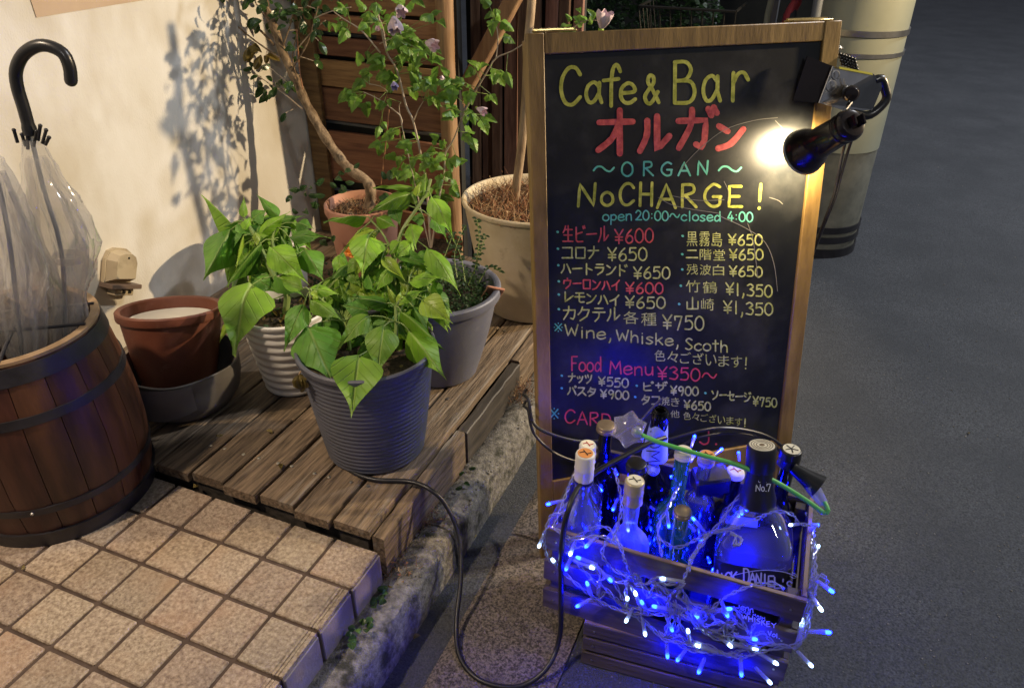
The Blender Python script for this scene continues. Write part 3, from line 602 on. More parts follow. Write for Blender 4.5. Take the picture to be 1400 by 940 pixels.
for (x0,y0),(x1,y1) in (((0,772/2),(0,0)),) : pass
for a, off in ((.62,-.035),(.62,.05),(2.3,-.02),(2.3,.06)):
    d = Vector((math.cos(a), math.sin(a), 0)); nn = Vector((-d.y, d.x, 0)); h = math.sqrt(.152**2-off**2); c = Vector((BX,BY,zz))+nn*off
    mb = MB(); mb.tube([c-d*h, c+d*h], .0034, 8); ob('divider_bar', mb, M_['hoop'], barrel); zz -= .0015
for a, z in ((-.9,.285),(-.9,.091),(-.95,.37),(-2.0,.091)):
    r = rb(z)+.003; mb = MB(); mb.blob(Vector((BX+r*math.cos(a), BY+r*math.sin(a), z)), .0035, sc=(1,1,1)); ob('rivet', mb, M_['steel'], barrel)
# ------------------------------------------------------------------ umbrellas
DU = dep((BX-.01,BY,.55))
def pd(pts, D): return [atd(x,y,D) for x, y in pts]
def pv(pts, off):
    n = Vector((-.385,.923,0)); o = Vector((BX,BY,0))+n*off; r = []
    for x, y in pts:
        d = ray(x,y); r.append(CLOC+d*((o-CLOC).dot(n)/d.dot(n)))
    return r
def film(axis, radii, folds=8, seed=1, amp=.22, squash=.75):
    rg = random.Random(seed); mb = MB(); n = 48; vs = []; ph = rg.random()*6
    axis = [Vector(a) for a in axis]; m = len(axis)
    for i, (p, r) in enumerate(zip(axis, radii)):
        t = (axis[min(i+1,m-1)]-axis[max(i-1,0)]).normalized(); x = Vector((0.92,.39,0)); x = (x-t*x.dot(t)).normalized(); y = t.cross(x)
        for k in range(n):
            a = 2*PI*k/n; rr = r*(1+amp*math.sin(a*folds+ph+i*.25)+amp*.4*math.sin(a*3+i*.6)+rg.uniform(-.055,.055))
            vs.append(p+x*(math.cos(a)*rr)+y*(math.sin(a)*rr*squash))
    mb.add(vs, [(i*n+k, i*n+(k+1)%n, (i+1)*n+(k+1)%n, (i+1)*n+k) for i in range(m-1) for k in range(n)]); return mb
def umbrella(label, hook, tips, ax, rad, shaft, seed, D, grip=True):
    pt = pv([ax[-1]], D)[0]
    u = thing('folded_umbrella', (pt.x,pt.y,.02), label, 'umbrella', 'folded clear umbrellas standing in the barrel')
    axp = smooth_path(pv(ax, D), .012); n = len(axp); rr = []
    for i in range(n):
        t = i/(n-1)*(len(rad)-1); k = min(int(t), len(rad)-2); f = t-k; f = f*f*(3-2*f); rr.append(rad[k]*(1-f)+rad[k+1]*f)
    ob('canopy', film(axp, rr, 6, seed, .09), M_['film'], u)
    ob('inner_fold', film(axp[2:], [r*.62 for r in rr[2:]], 7, seed+9, .3), M_['film'], u)
    mb = MB(); mb.tube(smooth_path(pv(shaft, D), .03), .0038, 8); ob('shaft', mb, M_['dimgrey'], u)
    if grip:
        q = pv([(94,352)], D)[0]; mb = MB(); mb.lathe([(.030,-.006),(.031,0),(.030,.006),(.0285,.006),(.0285,-.006),(.030,-.006)], 24, Matrix.Translation(q)@Matrix.Diagonal((1,.75,1,1))); ob('tie_strap', mb, M_['film'], u)
        mb = MB(); hp = smooth_path(pv(hook, D), .006); mb.tube(hp, [.0098]*(len(hp)-3)+[.0112]*3, 14); mb.blob(hp[0], .0098, 12, 8); ob('handle', mb, M_['black'], u)
        for (x0,y0,x1,y1) in tips:
            mb = MB(); a, b = pv([(x0,y0),(x1,y1)], D-.006); mb.tube([a,b], .0028, 8); mb.blob(a,.0034,8,6); ob('rib_tip', mb, M_['black'], u)
    return u
umbrella('clear folded umbrella with thick black hooked handle, tallest in the barrel', [(97,110),(95,92),(86,73),(66,63),(48,64),(31,76),(22,97),(24,120),(33,150),(42,184)],
    [(19,178,24,195),(30,184,35,200),(55,172,52,192),(63,178,58,196),(50,180,46,200),(38,188,38,204),(67,188,62,198)],
    [(44,190),(50,215),(62,260),(76,300),(84,325),(90,345),(94,375),(96,420),(92,470),(90,520)], [.016,.030,.050,.060,.046,.028,.032,.036,.030,.018], [(42,184),(60,260),(84,345),(90,470),(92,560)], 3, .03)
umbrella('clear folded umbrella leaning at the left rim of the barrel', [], [], [(-14,215),(-2,260),(10,310),(20,350),(22,400),(28,450),(34,500)], [.02,.034,.046,.05,.045,.038,.02], [(-20,190),(10,310),(34,520)], 5, -.03, False)
umbrella('clear folded umbrella with short crumpled film behind the leftmost one', [], [], [(16,268),(22,290),(34,330),(46,370),(52,420),(48,470),(46,520)], [.006,.018,.034,.044,.046,.036,.02], [(14,262),(34,330),(50,540)], 8, .06, False)
umbrella('dark folded umbrella with brown cloth, lowest inside the barrel', [], [], [(60,372),(66,400),(72,440),(76,500)], [.012,.016,.018,.012], [(60,368),(76,520)], 11, .10, False)
for o in bpy.data.objects:
    if o.parent and o.parent.get('label','').startswith('dark folded umbrella') and o.type == 'MESH': o.data.materials[0] = M_['darkplastic']
# ------------------------------------------------------------------ pots
def pot_profile(rb_, rt, h, lip=.008, lh=.016, th=.005, ribs=0, curve=0., ramp=.0015, soil=.03):
    n = max(12, ribs*6); P = [(.0001,.0),(rb_*.93,0),(rb_,.004)]
    for i in range(n+1):
        t = i/n; z = .004+(h-lh-.004)*t; r = rb_+(rt-lip*.6-rb_)*(t+curve*math.sin(PI*t))
        if ribs: r += ramp*math.sin(2*PI*ribs*t)
        P.append((r,z))
    P += [(rt-.001,h-lh),(rt,h-lh+.003),(rt,h-.003),(rt-.003,h),(rt-lip*.7,h),(rt-lip,h-.003),(rt-lip-.003,h-lh),(rb_+(rt-rb_)*.6-th,h*.6),(rb_-th,.01),(.0001,.01)]
    return P
def pot(x, y, z, prof, m, parent, M=None, n=64, name='pot'):
    mb = MB(); mb.lathe(prof, n, M if M is not None else Matrix.Translation((x,y,z))); return ob(name, mb, M_[m], parent)
def soil(x, y, z, r, parent, M=None, m='soil'):
    mb = MB(); rings = 9; vs = [Vector((0,0,rnd(-.002,.006)))]; n = 32
    for i in range(1, rings+1):
        for k in range(n): a = 2*PI*k/n; rr = r*i/rings; vs.append(Vector((rr*math.cos(a), rr*math.sin(a), rnd(-.003,.006))))
    fs = [(0,1+k,1+(k+1)%n) for k in range(n)]+[(1+(i-1)*n+k,1+i*n+k,1+i*n+(k+1)%n,1+(i-1)*n+(k+1)%n) for i in range(1,rings) for k in range(n)]
    Mx = M if M is not None else Matrix.Translation((x,y,z)); mb.add([Mx@v for v in vs], fs); return ob('soil', mb, M_[m], parent)
# ---- leaves
def leaf_mesh(name, m, prof, arch=.12, fold=.10, tip=-.18, nv=9, curl=0., teeth=0.):
    mb = MB(); us = (-1,-.55,0,.55,1); vs = []; uv = []
    for i in range(nv+1):
        v = i/nv; k = v*(len(prof)-1); a = int(min(k, len(prof)-2)); w = prof[a]+(prof[a+1]-prof[a])*(k-a)
        if teeth and i % 2 == 0 and 0 < i < nv: w *= 1-teeth
        for u in us:
            z = arch*4*v*(1-v)*.5+tip*v*v+abs(u)*w*fold*(1 if True else 0)+curl*math.sin(v*7+u*2)*.028+abs(u)*curl*math.sin(v*17+(1.5 if u > 0 else 0))*.018
            vs.append((u*w*.5, v, z)); uv.append((.5+.5*u*max(w,.02), v))
    fs = [(i*5+k, i*5+k+1, (i+1)*5+k+1, (i+1)*5+k) for i in range(nv) for k in range(4)]
    mb.add(vs, fs, uv); return mb.mesh(name, m)
BROAD = [.05,.60,.90,1.0,.98,.89,.75,.58,.41,.26,.13,.05,.01]
NARR = [.04,.6,.9,1.,1.,.95,.85,.7,.5,.3,.12,.01]
OVAL = [.04,.5,.8,.95,1.,1.,.95,.85,.7,.45,.03]
LOBE = [.1,.75,1.,.96,.66,.74,.78,.52,.5,.34,.2,.02]
LMESH = {}
for key, m in (('L','leafL'),('M','leafM'),('Y','leafY')):
    LMESH[key] = [leaf_mesh('leaf', M_[m], BROAD, ar, fo, 0, 12, cu) for ar, fo, cu in ((.22,-.16,1.),(.32,-.28,1.5),(.12,.14,1.),(.26,-.05,2.))]
LMESH['F'] = [leaf_mesh('leaf', M_['leafL'], BROAD, .2, fo, 0, 12, 1.) for fo in (-.75,-.95)]
LMESH['G'] = [leaf_mesh('leaf', M_['leafM'], BROAD, .2, fo, 0, 12, 1.) for fo in (-.7,-.9)]
LMESH['H'] = [leaf_mesh('leaf', M_['leafH'], LOBE, ar, fo, -.1, 10, 1., .12) for ar, fo in ((.2,-.15),(.25,.1),(.15,-.3))]
LMESH['D'] = [leaf_mesh('leaf', M_['leafD'], OVAL, ar, fo, -.15, 7, .6) for ar, fo in ((.2,.2),(.3,.05),(.15,-.25))]
LMESH['B'] = [leaf_mesh('leaf', M_['leafB'], OVAL, ar, fo, -.1, 7, 1.5) for ar, fo in ((.25,.3),(.2,-.3))]
LMESH['S'] = [leaf_mesh('leaf', M_['herb'], OVAL, .2, .1, -.1, 4)]
def leaf(kind, base, tip, width, parent, nrm=None, name='leaf'):
    base = Vector(base); tip = Vector(tip); Y = tip-base; L = Y.length
    if L < 1e-4: return
    view = (CLOC-base).normalized()
    n = nrm if nrm is not None else (view*.8+Vector((rnd(-.25,.25),rnd(-.25,.25),.4)))
    Y.normalize(); X = Y.cross(n); X = X.normalized() if X.length > 1e-4 else Vector((1,0,0)); Z = X.cross(Y)
    Mx = Matrix(((X.x*width,Y.x*L,Z.x*L,base.x),(X.y*width,Y.y*L,Z.y*L,base.y),(X.z*width,Y.z*L,Z.z*L,base.z),(0,0,0,1)))
    return link(name, random.choice(LMESH[kind]), parent, Mx)
def stalk(pts, r, m, parent, name='stem', n=7):
    mb = MB(); pp = smooth_path(pts, .012) if len(pts) > 2 else [Vector(p) for p in pts]
    if isinstance(r, (list, tuple)): r = [r[0]+(r[1]-r[0])*i/(len(pp)-1) for i in range(len(pp))]
    mb.tube(pp, r, n); return ob(name, mb, M_[m], parent)
def px_leaf(spec, parent, D, nodes):
    """kind, base px, tip px, width px, depth offsets base/tip; a petiole joins the nearest stem node"""
    kind, bx_, by_, tx, ty, w, db, dt = spec
    b = atd(bx_,by_,D+db); t = atd(tx,ty,D+dt); wd = w*1.16*(D+db)/F
    leaf(kind, b, t, wd, parent)
    nd = min(nodes, key=lambda q: (q-b).length)
    if (nd-b).length > .006: stalk([nd, (nd+b)*.5+Vector((0,0,.006)), b], (.0016,.0011), 'gstem', parent, 'petiole', 5)
# ---- front plant
fx, fy, rb1, rt1, h1 = -.156, .346, .106, .143, .262
p1 = thing('potted_pepper_plant', (fx,fy,.03), 'broad-leaved green plant in the dark grey ribbed pot at the front of the deck', 'potted plant', 'broad-leaved plants in pots')
pot(fx, fy, .031, pot_profile(rb1, rt1, h1, .009, .014, ribs=22, ramp=.0009, curve=.05), 'darkpot', p1, n=96)
soil(fx, fy, .031+h1-.03, rt1-.014, p1)
D1 = dep((fx,fy,.031+h1-.02))
root = Vector((fx+.0,fy,.031+h1-.035))
n_top = atd(541,420,D1-.02); stm = [root, atd(537,470,D1-.01), atd(542,440,D1-.02), n_top, atd(548,408,D1-.02)]
stalk(stm, (.006,.003), 'gstem', p1)
stm2 = [root+Vector((-.02,.03,0)), atd(541,430,D1+.05), atd(538,370,D1+.04), atd(548,320,D1+.03), atd(570,285,D1+.03), atd(584,262,D1+.03), atd(589,245,D1+.03)]
stalk(stm2, (.006,.003), 'gstem', p1)
stm3 = [root+Vector((-.04,0,0)), atd(470,440,D1), atd(440,410,D1-.02), atd(424,398,D1-.02)]
stalk(stm3, (.004,.002), 'gstem', p1)
stm4 = [atd(541,365,D1+.04), atd(532,335,D1+.03), atd(520,315,D1+.03), atd(508,302,D1+.03)]
stalk(stm4, (.003,.002), 'gstem', p1)
stm5 = [atd(542,440,D1), atd(556,400,D1+.01), atd(560,378,D1+.01)]; stalk(stm5, (.003,.002), 'gstem', p1)
nd1 = stm+stm2[1:]+stm3[1:]+stm4+stm5
for sp in (('M',416,417,388,480,30,-.02,-.04),('M',421,446,456,526,62,-.03,-.07),('L',491,486,480,571,60,-.10,-.14),('L',525,446,515,518,40,-.06,-.09),('L',560,453,611,520,40,-.03,-.06),('F',548,425,595,466,30,-.03,-.04),
    ('Y',578,410,620,443,32,-.03,-.05),('M',528,415,478,406,18,-.02,-.01),('L',505,432,462,477,30,-.03,-.05),('M',503,425,466,417,28,-.01,-.01),('L',424,410,471,441,22,-.03,-.03),('L',422,395,467,403,18,-.02,-.01),
    ('L',414,395,380,378,20,-.02,0),('L',560,386,612,380,17,.0,-.02),('M',533,362,557,388,16,.02,0),('L',584,339,630,404,28,.02,.0),('L',590,270,621,329,26,.02,.01),('L',561,265,504,291,24,.02,.02),('L',565,258,510,257,9,.03,.03),
    ('L',577,272,583,236,16,.03,.03),('Y',570,268,576,246,12,.02,.03),('L',500,297,442,304,15,.03,.02),('L',505,322,495,380,42,.02,-.01),('Y',513,316,470,339,26,.04,.03),('L',515,297,544,312,19,.03,.02),('M',537,282,548,312,18,.04,.03),
    ('L',563,306,569,341,24,.03,.0),('M',541,348,596,370,17,.03,.02),('Y',522,353,557,387,15,.01,0),('L',548,412,586,396,12,-.02,-.03),('Y',541,415,528,388,9,-.02,-.02),('Y',545,418,552,392,11,-.02,-.01),('M',558,440,590,478,24,.01,-.01),
    ('G',565,420,585,455,24,.0,.0),('M',530,440,508,470,28,.0,.0),('M',495,470,520,500,24,-.02,0),('M',540,430,560,470,24,.0,.0),('M',455,405,500,395,30,.05,.05),('M',520,395,480,390,26,.05,.05),('G',530,372,500,400,24,.06,.05),
    ('M',440,440,450,480,34,.02,.0),('M',475,372,460,400,24,.06,.05),('M',512,380,524,402,26,.05,.05),('L',548,330,530,350,18,.03,.02),('M',580,300,560,300,16,.05,.05),('M',590,300,612,330,16,.06,.05),('M',568,352,600,350,16,.04,.04),
    ('M',500,345,520,365,22,.06,.05),('G',470,345,455,375,20,.08,.06),('L',430,402,440,385,10,-.02,-.02),('Y',426,398,436,408,8,-.03,-.03)): px_leaf(sp, p1, D1, nd1)
for k in range(104):
    a = rnd(0,2*PI); q = math.sqrt(rnd(0,1)); px = 522+82*q*math.cos(a); py = 395+75*q*math.sin(a); l = rnd(30,50); t = rnd(.5,2.6)
    px_leaf((random.choice('LLMMLYG'), px, py, px+l*math.cos(t), py+l*math.sin(t), l*rnd(.40,.54), rnd(.02,.07), rnd(.01,.06)), p1, D1, nd1)
for px, py in ((431,407),(553,402)):
    mb = MB(); mb.blob(atd(px,py,D1-.04), .006, 8, 6, (1,1,.8)); ob('bud', mb, M_['leafY'], p1)
mb = MB(); c = atd(410,520,D1-.08)
for k in range(7): 
    a = Vector((rnd(-.008,.008),rnd(-.006,.006),rnd(-.016,.012))); leaf('B', c+Vector((0,0,.014)), c+a+Vector((0,0,-.014)), rnd(.012,.02), p1, Vector((rnd(-1,1),-1,rnd(-.3,.3))), 'withered_leaf')
stalk([c+Vector((0,0,.014)), atd(416,500,D1-.05)], .0014, 'straw', p1, 'petiole')
for k in range(26):
    a = rnd(0,2*PI); r = rnd(.04,.115); b = Vector((fx+r*math.cos(a), fy+r*math.sin(a), .031+h1-.024)); 
    if k % 2: leaf('B', b, b+Vector((rnd(-.02,.02),rnd(-.02,.02),rnd(0,.01))), .010, p1, Vector((0,0,1)), 'withered_leaf')
# ---- white ribbed pot plant
wx, wy, rb2, rt2, h2 = -.472, .480, .070, .106, .215
p2 = thing('potted_pepper_plant', (wx,wy,.03), 'broad-leaved green plant in the white ribbed pot beside the bowl', 'potted plant', 'broad-leaved plants in pots')
pot(wx, wy, .031, pot_profile(rb2, rt2, h2, .007, .01, ribs=9, ramp=.0022), 'whitepot', p2, n=72)
soil(wx, wy, .031+h2-.025, rt2-.012, p2)
D2 = dep((wx,wy,.25)); r2 = Vector((wx,wy,.031+h2-.028))
sA = [r2, atd(392,402,D2), atd(375,378,D2), atd(362,350,D2), atd(350,325,D2), atd(338,305,D2)]; stalk(sA, (.0085,.0045), 'gstem', p2)
sB = [atd(375,378,D2), atd(378,350,D2), atd(372,328,D2), atd(378,310,D2)]; stalk(sB, (.005,.003), 'gstem', p2)
sC = [atd(378,380,D2), atd(395,366,D2), atd(402,360,D2)]; stalk(sC, (.003,.002), 'twig', p2)
nd2 = sA[1:]+sB+sC
for sp in (('G',316,314,278,383,50,.0,-.03),('F',316,306,275,266,20,.0,.02),('L',333,297,333,268,10,0,.01),('M',381,297,350,265,15,.02,.03),('G',356,333,309,392,28,-.03,-.05),('Y',333,322,322,372,5,-.03,-.05),('L',345,389,319,486,66,-.05,-.10),
    ('L',370,338,423,390,36,-.02,-.03),('M',417,341,444,387,32,.0,-.01),('M',396,325,452,325,17,.0,.01),('L',354,322,397,289,20,-.01,.0),('M',373,306,418,295,15,.02,.02),('M',345,300,366,287,22,.01,.02),('L',334,314,343,295,13,-.01,0),
    ('M',405,305,430,313,22,.02,.02),('M',375,378,419,409,22,-.02,-.03),('M',345,378,382,402,26,.0,.0),('M',338,305,362,330,20,.02,.03),('M',325,306,345,325,18,0,.0),('G',382,320,398,350,24,.02,.02),('M',355,300,385,318,22,.03,.03),
    ('L',345,325,368,322,14,-.02,-.01),('M',318,312,318,345,22,.02,.01),('Y',350,318,352,340,9,-.03,-.03),('M',400,350,430,345,20,.03,.03),('G',330,300,306,310,16,.01,.0),('Y',312,440,300,468,9,-.02,-.02)): px_leaf(sp, p2, D2, nd2)
for k in range(56):
    a = rnd(0,2*PI); q = math.sqrt(rnd(0,1)); px = 368+55*q*math.cos(a); py = 335+48*q*math.sin(a); l = rnd(28,46); t = rnd(.5,2.6)
    px_leaf((random.choice('LLMMLYG'), px, py, px+l*math.cos(t), py+l*math.sin(t), l*rnd(.40,.54), rnd(.03,.07), rnd(.02,.06)), p2, D2, nd2)
for k in range(70):
    a = rnd(0,2*PI); r = rnd(0,.085); b = Vector((wx+r*math.cos(a), wy+r*math.sin(a), .031+h2-.024)); 
    leaf('B' if k%3 else 'S', b, b+Vector((rnd(-.014,.014),rnd(-.014,.014),rnd(.003,.02))), .006, p2, None, 'withered_leaf')
# ---- blue grey pot with herbs
bx3, by3, rb3, rt3, h3 = -.167, .678, .093, .156, .24
p3 = thing('potted_herbs', (bx3,by3,.03), 'blue grey pot of small dark herbs behind the front plant', 'potted plant')
pot(bx3, by3, .031, pot_profile(rb3, rt3, h3, .016, .022, curve=.08), 'bluepot', p3, n=80)
soil(bx3, by3, .031+h3-.045, rt3-.03, p3)
hb = MB()
def tiny(mb, c, r, up=.5):
    d = Vector((rnd(-1,1),rnd(-1,1),rnd(-.2,1)*up)).normalized(); n = Vector((rnd(-1,1),rnd(-1,1),rnd(.2,1))); x = d.cross(n).normalized(); c = Vector(c); 
    b = len(mb.v); mb.add([c, c+d*r*.5+x*r*.32, c+d*r, c+d*r*.5-x*r*.32], [(0,1,2,3)], [(.5,0),(.9,.5),(.5,1),(.1,.5)])
for k in range(2600):
    a = rnd(0,2*PI); r = rt3*.86*math.sqrt(rnd(0,1)); hh = rnd(0,.055)*(1-r*2); tiny(hb, (bx3+r*math.cos(a), by3+r*math.sin(a), .031+h3-.045+hh), rnd(.006,.012))
tag(ob('herb_mat', hb, M_['herb'], p3, False), kind='stuff')
D3 = dep((bx3,by3,.27))
for pts in ([(636,385),(630,350),(618,325),(608,312)],[(640,390),(652,360),(660,335),(664,322)],[(655,385),(668,365),(680,368),(686,372)],[(600,370),(612,340),(620,318)],[(648,375),(655,330),(652,300)],[(625,380),(622,345),(635,310)]):
    P = pd(pts, D3); stalk(P, (.0014,.0008), 'gstem', p3); sp_ = smooth_path(P, .010)
    for q in sp_[2:]:
        for s in (-1,1): leaf('S', q, q+Vector((s*rnd(.006,.013),rnd(-.006,.006),rnd(-.004,.006))), rnd(.005,.008), p3)
mb = MB(); c = atd(672,404,D3+.0); Mx = Matrix.Translation(c) @ Euler((.5,.3,.6)).to_matrix().to_4x4()
mb.box((-.022,-.003,-.045),(.022,.003,.035), Mx, .002); tag(ob('pot_shard', mb, M_['terra']), 'broken terracotta shard standing inside the rim of the blue grey pot', 'pottery shard')
# ---- cream pot with dried weeds and trunk
cx5, cy5, rb5, rt5, h5 = -.085, 1.11, .135, .200, .33
p5 = thing('potted_tree', (cx5,cy5,.03), 'stained cream pot full of dried brown weeds with a bare pale trunk, beside the sign', 'potted tree')
pot(cx5, cy5, .031, pot_profile(rb5, rt5, h5, .010, .012, ribs=0, curve=.04), 'creampot', p5, n=80)
soil(cx5, cy5, .031+h5-.03, rt5-.016, p5)
YT = cy5
tr = [hit(703,290,1,YT), hit(705,262,1,YT), hit(713,200,1,YT), hit(719,130,1,YT), hit(722,60,1,YT), hit(727,0,1,YT+.02), hit(729,-60,1,YT+.03)]
stalk(tr, (.0125,.0105), 'palebark', p5, 'trunk', 12)
def blades(name, mats, cx, cy, z, R, n, hmin, hmax, parent, w=.0012, lean_=.6):
    mbs = [MB() for _ in mats]
    for k in range(n):
        mb = mbs[k % len(mats)]; a = rnd(0,2*PI); r = R*math.sqrt(rnd(0,1)); p = Vector((cx+r*math.cos(a), cy+r*math.sin(a), z)); h = rnd(hmin,hmax)
        d = Vector((rnd(-1,1)*lean_, rnd(-1,1)*lean_, 1)).normalized(); s = Vector((rnd(-1,1),rnd(-1,1),rnd(-.6,.3)))*.35; q = [p, p+d*h*.5+s*h*.15, p+d*h+s*h*.8]
        x = d.cross(Vector((rnd(-1,1),rnd(-1,1),.1))).normalized()*w
        mb.add([q[0]-x,q[0]+x,q[1]+x*.8,q[1]-x*.8,q[2]+x*.3,q[2]-x*.3], [(0,1,2,3),(3,2,4,5)])
        if k % 3 == 0:
            for j in range(2): c = q[2]-d*h*rnd(0,.4); mb.add([c, c+Vector((rnd(-.005,.005),rnd(-.005,.005),rnd(-.004,.004))), c+Vector((rnd(-.005,.005),rnd(-.005,.005),rnd(-.004,.004)))], [(0,1,2)])
    for mb, m in zip(mbs, mats): tag(ob(name, mb, M_[m], parent, False), kind='stuff')
blades('dried_weeds', ('straw','rust'), cx5, cy5, .031+h5-.028, rt5*.88, 1500, .02, .06, p5, .0011, 1.6)
blades('dry_stalks', ('rust',), cx5, cy5, .031+h5-.028, rt5*.8, 45, .06, .12, p5, .0008, .5)
# ---- terracotta pot with leaning camellia
tx, ty, rb6, rt6, h6 = -.645, 1.10, .085, .115, .235
p6 = thing('potted_camellia', (tx,ty,.03), 'leaning mottled trunk with glossy dark leaves in a terracotta pot by the fence', 'potted tree')
pot(tx, ty, .031, pot_profile(rb6, rt6, h6, .010, .026, curve=.05), 'terra', p6, n=64)
soil(tx, ty, .031+h6-.03, rt6-.018, p6)
blades('dried_weeds', ('straw','rust'), tx, ty, .031+h6-.028, rt6*.85, 420, .012, .035, p6, .0011, 1.6)
YC = 1.12
def py_(pts, y): return [hit(a,b,1,y) for a, b in pts]
trunk = [Vector((tx+.01,ty+.01,.031+h6-.04))]+py_([(507,262),(500,246),(487,238),(470,223),(447,191),(430,162),(417,138),(409,119),(398,96),(385,68),(379,49),(368,21),(360,0),(352,-30)], YC)
tp = smooth_path(trunk, .012); mb = MB(); mb.tube(tp, [(.0165+(.011-.0165)*i/len(tp))*(1+.09*math.sin(i*1.3)+rnd(-.05,.05)) for i in range(len(tp))], 12); ob('trunk', mb, M_['bark'], p6)
twigs = [([(375,62),(351,38),(330,34),(292,0),(280,-12)],.004),([(382,79),(345,53),(313,25),(292,0)],.003),([(413,149),(388,128),(366,113),(345,98),(324,83),(303,66),(283,53)],.0022),([(392,112),(372,95),(366,90)],.0018),
    ([(398,96),(420,60),(432,20),(440,-10)],.003),([(385,68),(398,30),(404,-8)],.003),([(368,30),(350,5),(345,-15)],.0025),([(404,70),(425,45),(445,28)],.002),([(330,34),(320,14),(318,0)],.0018),([(430,25),(455,15),(480,10)],.002),([(410,119),(400,80),(408,40),(415,0)],.0025),([(300,12),(283,8),(268,10)],.0016)]
allt = []
for pts, r in twigs:
    P = py_(pts, YC-.01+rnd(-.02,.02)); stalk(P, (r,r*.6), 'bark' if r > .0024 else 'twig', p6, 'branch', 6); allt.append(smooth_path(P,.008))
stalk(py_([(406,40),(409,90),(414,122)],YC-.02),.0022,'redtwig',p6,'branch',6)
cl = [(268,18,8,1,'D'),(278,12,12,1,'B'),(297,22,10,2,'B'),(284,50,8,3,'D'),(306,66,12,5,'D'),(314,84,9,3,'D'),(335,82,13,6,'D'),(345,104,10,4,'D'),(356,92,8,3,'D'),(365,112,12,5,'D'),(376,122,12,6,'D'),(392,118,12,6,'D'),(387,150,6,1,'D'),
    (317,45,9,3,'B'),(343,62,10,4,'B'),(358,72,9,4,'B'),(362,20,14,5,'D'),(392,8,14,6,'D'),(405,22,14,7,'D'),(420,12,16,8,'D'),(438,22,12,5,'D'),(407,38,10,4,'D'),(425,42,10,3,'D'),(402,62,10,4,'D'),(412,72,9,3,'D'),(428,78,8,2,'D'),(404,98,8,3,'D'),(352,30,9,3,'D'),(320,18,12,3,'D'),(300,-2,14,4,'D'),(340,0,14,4,'D'),(375,-5,16,5,'D'),(450,10,10,3,'D'),(330,55,8,2,'D'),(428,56,8,2,'D')]
for cx_, cy_, R_, n_, kd in cl:
    for k in range(n_):
        y = YC+rnd(-.06,.05); b = hit(cx_+rnd(-R_,R_), cy_+rnd(-R_,R_), 1, y)
        nd = min((q for t in allt for q in t), key=lambda q: (q-b).length); dr = (b-nd); dr = dr.normalized() if dr.length > 1e-3 else Vector((-1,0,0))
        l = rnd(.024,.042)*(1.15 if kd == 'B' else 1); t = b+(dr*.6+Vector((rnd(-.7,.3),rnd(-.4,.4),rnd(-.7,.1)))).normalized()*l
        leaf(kd, b, t, l*rnd(.45,.6), p6)
        if k == 0 and (nd-b).length > .006: stalk([nd,b], .0009, 'twig', p6, 'petiole', 5)
for px, py in ((395,262),(405,258),(418,262),(430,250),(440,272),(432,285),(412,290),(455,240),(470,250),(478,235),(462,262),(520,262),(530,246),(455,318),(440,330),(470,340)):
    for k in range(2):
        b = hit(px+rnd(-7,7), py+rnd(-6,6), 1, 1.0+rnd(-.04,.04)); l = rnd(.02,.032); leaf('D', b, b+Vector((rnd(-1,1),rnd(-.6,.4),rnd(-.5,.6))).normalized()*l, l*.6, p6)
for k in range(90):      # the crown goes on above
    b = hit(rnd(200,460), rnd(-130,-4), 1, YC+rnd(-.10,.05)); l = rnd(.028,.048); leaf('D', b, b+Vector((rnd(-1,.4),rnd(-.6,.4),rnd(-.9,.1))).normalized()*l, l*.6, p6)
for pts in ([(352,-30),(340,-80),(335,-160)],[(350,-30),(300,-60),(260,-90)],[(346,-50),(390,-90),(430,-120)],[(290,-5),(262,-30),(240,-60)]): stalk(py_(pts,YC-.02), (.006,.003), 'bark', p6, 'branch', 6)
# small flowering mat between the pots
fl = thing('orange_flowers', tuple(Vector((-.45,.86,.03))), 'low grey green plant with small orange flowers between the white and terracotta pots', 'plant')
hb = MB()
for k in range(1500):
    px = rnd(395,560); py = rnd(300,420); y = .88+rnd(-.06,.06); c = hit(px,py,1,y)
    if .03 < c.z < .15: tiny(hb, c, rnd(.008,.016))
tag(ob('foliage', hb, M_['herb'], fl, False), kind='stuff')
for px, py in ((480,338),(484,350),(476,345)):
    c = hit(px,py,1,.78)
    for k in range(6):
        a = k*PI/3; leaf('B', c, c+Vector((math.cos(a)*.012,-.004,math.sin(a)*.012)), .010, fl, Vector((.2,-1,.4)), 'petal').data = None or leaf_mesh('petal', M_['orange'], OVAL, .2, .1, 0, 4) if k == 0 and px == 480 else bpy.data.meshes.get('petal')
for pts in ([(480,350),(486,385),(490,410)],[(484,338),(470,380),(468,405)]): stalk(py_(pts,.80), .0015, 'gstem', fl)
# ---- hibiscus
hx, hy = -.42, 1.02
p7 = thing('hibiscus_bush', (hx,hy,.03), 'thin pale-stemmed hibiscus with lobed leaves and closed pink flowers against the fence', 'bush')
YH = 1.10
pot(-.38, 1.04, .031, pot_profile(.07,.095,.17,.008,.014), 'brownpot', p7, n=48); soil(-.38,1.04,.031+.15,.08,p7)
base = Vector((-.38,1.04,.17))
stems = [([(600,330),(584,262),(575,210),(565,166),(555,144),(543,97),(529,72),(519,30),(515,5)],.0042,1),([(565,166),(572,150),(579,138)],.002,0),([(549,170),(547,158),(518,136),(497,126)],.0022,0),([(520,72),(515,66),(493,41),(468,25),(455,15)],.0026,0),
    ([(590,340),(602,262),(607,241),(609,210),(620,191),(637,149),(665,100),(678,80),(700,70),(719,58)],.0032,1),([(678,80),(681,55),(678,30)],.0018,0),([(556,240),(549,170),(548,140)],.0022,1),([(529,72),(524,40),(520,28)],.002,0),([(519,60),(530,55),(540,50)],.0016,0),([(505,115),(520,118),(530,125)],.0015,0)]
hn = []
